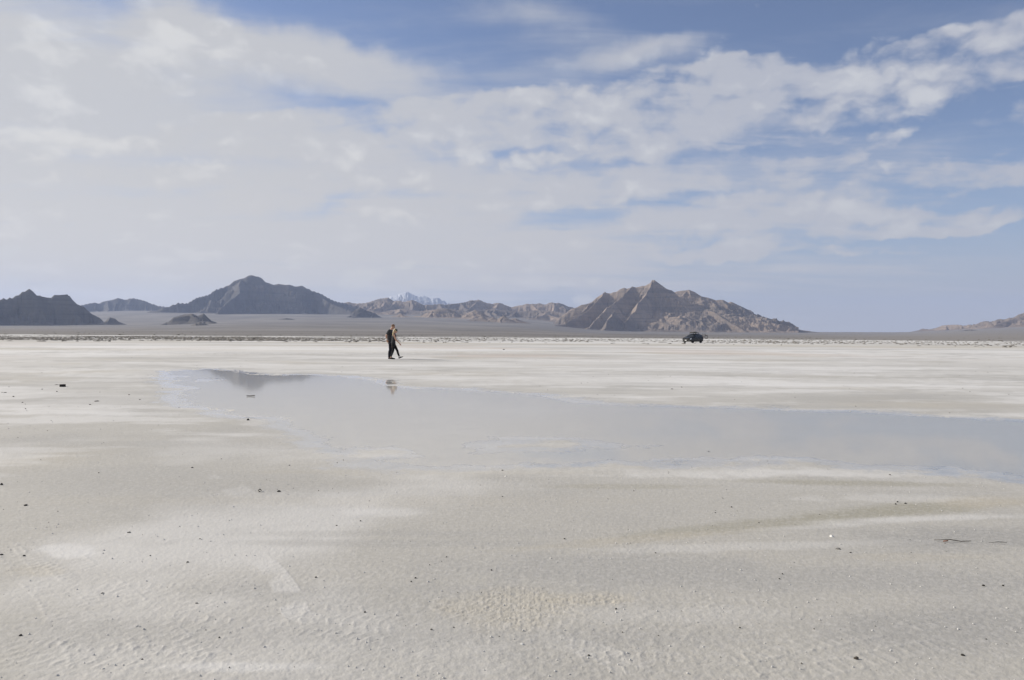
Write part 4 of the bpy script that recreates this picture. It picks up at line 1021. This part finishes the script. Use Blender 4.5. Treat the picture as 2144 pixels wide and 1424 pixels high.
# duffel bag lying in the basket
bg_ = empty('duffel_bag', car.matrix_basis @ Vector((0, 0, 0)), 0, 'dull olive duffel bag lying in the roof basket of the black car', 'bag')
bg_.location = (CAR[0], CAR[1], 0.01); bg_.rotation_euler = (0, 0, HD)
bm = bmesh.new(); chain(bm, [(Vector((-.62, -.05, 1.97)), (.13, .20, .09)), (Vector((-1.05, .0, 1.96)), (.12, .19, .08))]); remeshed('bag_body', bm, CAP, bg_, .02, 3, (.1, .012))
tube('carry_strap', [(-.65, .14, 2.0), (-.75, .16, 2.06), (-.92, .16, 2.06), (-1.02, .14, 2.0)], .012, BLK, bg_, 6)
# bicycle across the back
bike = empty('bicycle', (CAR[0], CAR[1], 0.01), HD, 'dark bicycle hung high across the back of the black car, one wheel sticking out', 'bicycle')
BX = -2.72
def by(y, z): return (BX, y, z)
for y in (1.17, .12):
    wh = empty('wheel', by(y, 1.09)); wh.parent = bike
    bm = bmesh.new()
    n1, n2 = 36, 8; vv = []
    for i in range(n1):
        a = 2 * math.pi * i / n1
        vv.append([bm.verts.new((.035 * math.sin(2 * math.pi * j / n2), math.cos(a) * (.318 + .05 * math.cos(2 * math.pi * j / n2)), math.sin(a) * (.318 + .05 * math.cos(2 * math.pi * j / n2)))) for j in range(n2)])
    for i in range(n1):
        for j in range(n2): bm.faces.new((vv[i][j], vv[(i + 1) % n1][j], vv[(i + 1) % n1][(j + 1) % n2], vv[i][(j + 1) % n2]))
    from_bm('tyre', bm, TYRE, wh)
    lathe('hub', [(-.04, .0), (-.04, .035), (.04, .035), (.04, .0)], (0, 0, 0), (1, 0, 0), STEEL, wh, 12)
    bm = bmesh.new()
    for i in range(16):
        a = 2 * math.pi * i / 16
        hull(bm, [Vector((sx * .002, math.cos(a + da) * q, math.sin(a + da) * q)) for sx in (-1, 1) for q, da in ((.03, .1), (.31, .006), (.03, -.1), (.31, -.006))])
    from_bm('spokes', bm, STEEL, wh, smooth=False)
Bf = lambda name, pts, r_: tube(name, [by(*p) for p in pts], r_, BLK, bike)
fr_ = Bf('frame', [(.98, 1.58), (.95, 1.48), (.55, 1.12), (.45, 1.50), (.95, 1.56)], .024)
Bf('chain_stay', [(.55, 1.12), (.12, 1.09), (.46, 1.44)], .014); Bf('fork', [(1.17, 1.09), (1.02, 1.50), (.98, 1.62)], .018); Bf('seat_post', [(.45, 1.50), (.41, 1.66)], .014)
hb = tube('handlebar', [(BX - .30, .90, 1.70), (BX - .1, .96, 1.68), (BX + .1, .96, 1.68), (BX + .26, .90, 1.70)], .016, BLK, bike)
tube('stem', [(BX, .98, 1.60), (BX, .96, 1.68)], .017, BLK, bike)
bm = bmesh.new(); chain(bm, [(Vector(by(.52, 1.69)), (.028, .05, .018)), (Vector(by(.34, 1.69)), (.065, .05, .022))]); remeshed('saddle', bm, BLK, bike, .012, 2)
tube('crank', [by(.55, 1.12), by(.42, .99)], .012, STEEL, bike); lathe('chain_ring', [(-.01, 0), (-.01, .09), (.01, .09), (.01, 0)], by(.55, 1.12), (1, 0, 0), STEEL, bike, 20)

# ------------------------------------------------------------------ bits lying on the salt
_gd = {}
def ground_z(x, y):
    r_ = math.hypot(x, y); a = math.atan2(x, y)
    i = int(np.clip(np.searchsorted(rr, r_), 1, len(rr) - 1)); j = int(np.clip(np.searchsorted(aa, a), 1, len(aa) - 1))
    return float(GZ[i - 1:i + 1, j - 1:j + 1].mean())
M_DK = cloth('dark_mud_lump', (.030, .028, .026), .95, 40); M_BR = cloth('weathered_bark', (.060, .052, .042), .95, 25); M_GY = cloth('grey_stone', (.13, .125, .115), .9, 30); M_WS = cloth('white_salt_lump', (.62, .61, .58), .9, 30)
def rock(name, px, py, wpx, hpx, m_, label, cat='stone', seed=1, dep=1.0, rot=None, group=None, sub=3, flat=.35):
    """irregular lump wpx by hpx photo pixels where the photo shows it"""
    p = gnd(px, py); d_ = math.hypot(*p); s = d_ / F
    w_, h_ = wpx * s * .85, max(hpx * s * .85, .006)
    rnd = random.Random(seed); bm = bmesh.new(); bmesh.ops.create_icosphere(bm, subdivisions=sub, radius=1)
    ph = [Vector((rnd.uniform(-1, 1), rnd.uniform(-1, 1), rnd.uniform(-.3, 1))).normalized() for _ in range(9)]
    of = [rnd.uniform(.55, .9) for _ in ph]
    for v in bm.verts:
        c = v.co.copy()
        for n_, o_ in zip(ph, of):
            q = c.dot(n_)
            if q > o_: c -= n_ * (q - o_) * .85
        c *= 1 + .10 * math.sin(7 * c.x + seed) * math.cos(6 * c.y + 2 * seed)
        v.co = Vector((c.x * w_ / 2, c.y * w_ / 2 * dep, max(c.z, -flat) * h_ / 1.3))
    o = from_bm(name, bm, m_, None, label=label)
    o.location = (p[0], p[1], ground_z(*p) + h_ * flat / 1.6); o.rotation_euler = (0, 0, rot if rot is not None else rnd.uniform(-.5, .5) - math.atan2(p[0], p[1]))
    o['category'] = cat
    if group: o['group'] = group
    return o
def stick(name, pts, r_, m_, label, cat='twig', lift=0.008):
    P3 = []
    for k, (px, py) in enumerate(pts):
        g = gnd(px, py); P3.append(Vector((g[0], g[1], ground_z(*g) + lift + (.006 if k % 2 else 0))))
    o = tube(name, P3, r_, m_, None, 6); o['label'] = label; o['category'] = cat
    return o
# a squared dark block on the left
p = gnd(131, 810.5); s_ = math.hypot(*p) / F
o = boxm('wooden_block', (0, 0, 0), (9.5 * s_, 8 * s_, 4.5 * s_), M_DK, None, bev=.006)
o.location = (p[0], p[1], ground_z(*p) + 2.2 * s_); o.rotation_euler = (0, 0, -math.atan2(p[0], p[1]) + .12); o['label'] = 'squared dark block standing on the salt left of the puddle'; o['category'] = 'block'
# curled shard in the puddle
p = gnd(525, 830); s_ = math.hypot(*p) / F; a_ = -math.atan2(*p)
bm = bmesh.new(); rws = []
for i in range(13):
    q = i / 12; cx = (q - .5) * 16 * s_; cz = (.6 + 3.0 * max(0, q - .45) ** 1.3 + .6 * (1 - q)) * s_ * 1.0; hw = (2.2 + 2.5 * q) * s_
    rws.append([bm.verts.new((cx, y_, cz + zz2)) for y_, zz2 in ((-hw, 0.0), (0, .5 * s_), (hw, .1 * s_), (hw, -.6 * s_), (0, -.3 * s_), (-hw, -.8 * s_))])
for a__, b__ in zip(rws[:-1], rws[1:]):
    for k in range(6): bm.faces.new((a__[k], a__[(k + 1) % 6], b__[(k + 1) % 6], b__[k]))
bm.faces.new(rws[0]); bm.faces.new(list(reversed(rws[-1]))); bmesh.ops.recalc_face_normals(bm, faces=bm.faces)
o = from_bm('bark_shard', bm, M_BR, None, label='curled brown shard lying in the puddle below the mountain reflection'); o['category'] = 'shard'; o.location = (p[0], p[1], .004); o.rotation_euler = (0, 0, a_)
L_ = [  # px, py, w, h, material, label, category
    (519, 881, 7, 4.5, M_DK, 'dark pointed clod on the bumpy white crust at the lower left edge of the puddle', 'clod'),
    (584, 1031.5, 9, 4.2, M_DK, 'black lump, the darker and right one of a pair left of centre', 'lump'),
    (543, 1032, 5, 2.2, M_DK, 'small dark chip with an upright splinter beside the black lump', 'chip'),
    (402.5, 980.5, 6, 2, M_DK, 'flat dark pebble alone on grey crust below the puddle, near a scratched track', 'pebble'),
    (606, 976, 4, 2, M_DK, 'tiny dark pebble just below the wet edge, right of the flat dark pebble', 'pebble'),
    (53.5, 1060.5, 8, 3.8, M_DK, 'rounded dark pebble near the left edge of the view above the parallel scratches', 'pebble'),
    (3, 1017, 6, 4, M_DK, 'dark stone cut by the left edge of the view, above the rounded pebble', 'stone'),
    (270, 1118, 8, 3, M_GY, 'grey half-buried stone right of the white salt patch', 'stone'),
    (3, 1164, 8, 3, M_DK, 'dark chip at the left edge of the view in the parallel scratches', 'chip'),
    (50, 1167, 7, 3, M_DK, 'dark chip at the lower end of the parallel scratches', 'chip'),
    (1755, 1152, 13, 3.6, M_GY, 'largest grey stone on the right, long and flat, near two thin twigs', 'stone'),
    (1781, 1160, 6, 2.6, M_DK, 'small dark pebble just right of the largest flat grey stone', 'pebble'),
    (1741, 1126, 9, 5, M_WS, 'white salt lump above the largest flat grey stone', 'salt lump'),
    (1484, 945, 5.5, 2, M_DK, 'dark pebble at the near water edge on the right', 'pebble'),
    (1875, 1058, 4.5, 2.6, M_DK, 'front one of three dark pebbles close together on the right', 'pebble'),
    (1879, 1053.5, 4.5, 2.4, M_DK, 'rear one of three dark pebbles close together on the right', 'pebble'),
    (1896, 1056.5, 6, 2.6, M_DK, 'right and widest one of three dark pebbles close together', 'pebble'),
    (2059, 1230, 7, 3.2, M_DK, 'left one of two dark pebbles low at the right edge', 'pebble'),
    (2100, 1230, 6, 3.2, M_DK, 'right one of two dark pebbles low at the right edge', 'pebble'),
    (2016, 1377, 9, 4, M_DK, 'dark stone in the bottom right corner of the view', 'stone'),
    (1792, 1384, 12, 6, M_BR, 'brown crumbled clod at the end of the tyre tread marks, bottom right', 'clod'),
    (1863, 996, 5, 2.4, M_GY, 'grey pebble on white crust just below the water on the right', 'pebble'),
    (1052, 986, 5, 2, M_DK, 'dark chip below the white crust island', 'chip'),
    (1058, 999, 6, 2.4, M_WS, 'white salt lump below the dark chip and the crust island', 'salt lump'),
    (1182, 1131, 5, 2.6, M_DK, 'small dark stone alone in the middle of the foreground above the churned patch', 'stone'),
    (1029, 1197, 5, 2.8, M_DK, 'dark pebble above the churned yellowish patch', 'pebble'),
    (870, 1214, 6, 3, M_DK, 'dark pebble left of the churned yellowish patch', 'pebble'),
    (1093, 1353, 8, 4.6, M_WS, 'white salt lump below the churned yellowish patch', 'salt lump'),
    (1290, 1279, 6, 3.4, M_DK, 'dark crumb just right of the churned yellowish patch', 'crumb'),
    (1632, 1215, 5, 2.8, M_DK, 'dark pebble in the grey damp zone on the right, lower of two', 'pebble'),
    (1638, 1205, 4, 2.4, M_DK, 'dark pebble in the grey damp zone on the right, upper of two', 'pebble'),
    (1532, 1064, 5, 2.4, M_DK, 'dark pebble above the olive streak on the right', 'pebble'),
    (393, 1181, 6, 3, M_DK, 'dark pebble below and right of the half-buried grey stone', 'pebble'),
    (43, 1335, 8, 3.6, M_DK, 'dark stone among the tread marks in the bottom left corner', 'stone'),
    (412, 1267, 7, 3, M_GY, 'grey-green stone above the row of tread marks, lower left', 'stone'),
    (215, 1246, 7, 3, M_GY, 'grey pebble between the slanting tracks, lower left', 'pebble'),
    (755, 1093.5, 5, 2.2, M_DK, 'dark pebble left of centre on smooth crust, upper of two', 'pebble'),
    (705, 1103, 5, 2.2, M_DK, 'dark pebble left of centre on smooth crust, lower of two', 'pebble'),
    (661, 1213, 6, 3, M_DK, 'dark pebble right of the white scratch in the foreground', 'pebble'),
    (203, 841.5, 11, 1.7, M_DK, 'long flat dark sliver on the left below the squared block', 'sliver'),
    (189, 848.5, 5.5, 1.6, M_DK, 'dark chip just below the long flat sliver', 'chip'),
    (270, 828, 5, 2.2, M_GY, 'grey clod right of the squared block', 'clod'),
    (293, 838, 4, 1.6, M_DK, 'dark chip right of the long flat sliver', 'chip'),
    (119, 821, 4, 1.6, M_DK, 'dark chip just below the squared block', 'chip'),
    (119, 806.5, 8, 1.2, M_BR, 'thin dark shard just left of the squared block', 'shard'),
    (10, 823, 7, 1.3, M_DK, 'flat dark sliver near the left edge below the squared block', 'sliver'),
    (28, 832, 4, 2, M_GY, 'grey pebble near the left edge below the flat sliver', 'pebble'),
    (47, 844, 3.6, 1.6, M_DK, 'dark pebble on a white streak near the left edge', 'pebble'),
    (88, 816, 3.6, 1.4, M_DK, 'tiny chip left of the squared block', 'chip'),
    (1485, 1206, .1, .1, None, '', '')]
for k, (px, py, w_, h_, m_, lab, cat) in enumerate(L_):
    if m_ is None: continue
    rock(cat.replace(' ', '_'), px, py, w_, h_, m_, lab, cat, seed=k * 7 + 3, dep=.8)
stick('splinter', [(541, 1032), (544, 1030.5), (547, 1032)], .004, M_BR, 'thin splinter leaning on the small dark chip', 'splinter', .012)
stick('twig', [(1956, 1135.5), (1990, 1137), (2012, 1138.5), (2033, 1140)], (.0015, .0028, .0028, .0018), M_BR, 'left one of two thin twigs, slightly tilted, on grey crust at the right')
stick('twig', [(2070, 1141.5), (2090, 1141.8), (2108, 1141.2)], (.0012, .0024, .0014), M_GY, 'right one of two thin twigs, lying level, on grey crust at the right')
stick('stem', [(1975, 1138), (1985, 1139.5)], .0035, cloth('rusty_stem', (.16, .07, .04)), 'short rusty stem piece at the end of the left twig', 'stem')
# low mounds and brush far out
rock('brush_mound', 531, 711, 9, 3.2, M_BR, 'low brown mound in the far clod belt, right of the left mountain', 'mound', 301, .8)
rock('brush_mound', 732, 717, 5, 2, M_DK, 'small dark mound far out left of the walking couple', 'mound', 305, .8)
rock('clod', 1055, 732.5, 6, 1.8, M_DK, 'dark clod far out right of the walking couple', 'clod', 309, .8)
rock('clod', 1407, 815.5, 6, 1.6, M_DK, 'dark clod on white salt beyond the middle of the puddle', 'clod', 311, .8)
# crumbs nobody could count
rs = np.random.RandomState(21)
def crumbs(n, r0, r1, s0, s1, pw=1.0):
    u = rs.uniform(0, 1, n); r_ = r0 * (r1 / r0) ** u; a = rs.uniform(-.66, .64, n); x = r_ * np.sin(a); y = r_ * np.cos(a)
    wd = s0 + (s1 - s0) * rs.uniform(0, 1, n) ** 3
    wd = wd * np.clip(r_ / 10, .8, 2.2) ** pw
    z = np.array([ground_z(p_, q_) for p_, q_ in zip(x, y)])
    ok = z > 0.001
    return [t for t, k in zip(zip(x, y, wd * rs.uniform(.8, 1.5, n), wd, wd * rs.uniform(.35, .7, n), z + .001), ok) if k]
m_cr, _, _b = mat('dark_crumb', (.12, .115, .10), .95, spec=.1)
lumps('dark_crumbs', crumbs(850, 3, 60, .003, .013), m_cr, 31, label='scattered tiny dark crumbs on the salt crust', cat='crumbs')
m_ws, _, _b = mat('salt_crumb', (.58, .57, .545), .95, spec=.1)
lumps('salt_crumbs', crumbs(3500, 2.6, 16, .003, .012), m_ws, 32, label='white salt grains scattered over the crust', cat='crumbs')
HAZE = 3.5e-5

# ------------------------------------------------------------------ the air
me = bpy.data.meshes.new('haze')
bm = bmesh.new(); bmesh.ops.create_cube(bm, size=1.0); bm.to_mesh(me); bm.free()
hz_o = bpy.data.objects.new('haze', me); scene.collection.objects.link(hz_o)
hz_o.scale = (50000, 50000, 1200); hz_o.location = (0, 0, 1200 / 2 - 1.5)
m_h = bpy.data.materials.new('haze_air'); m_h.use_nodes = True
nt = NT(m_h.node_tree); nt.n.clear()
pv = nt.node('ShaderNodeVolumePrincipled', {'Color': (.50, .62, .92, 1), 'Density': HAZE, 'Anisotropy': 0.2})
nt.node('ShaderNodeOutputMaterial', {'Volume': pv.outputs[0]})
me.materials.append(m_h)
hz_o['kind'] = 'stuff'; hz_o['label'] = 'pale blue air haze over the plain and far mountains'; hz_o['category'] = 'haze'
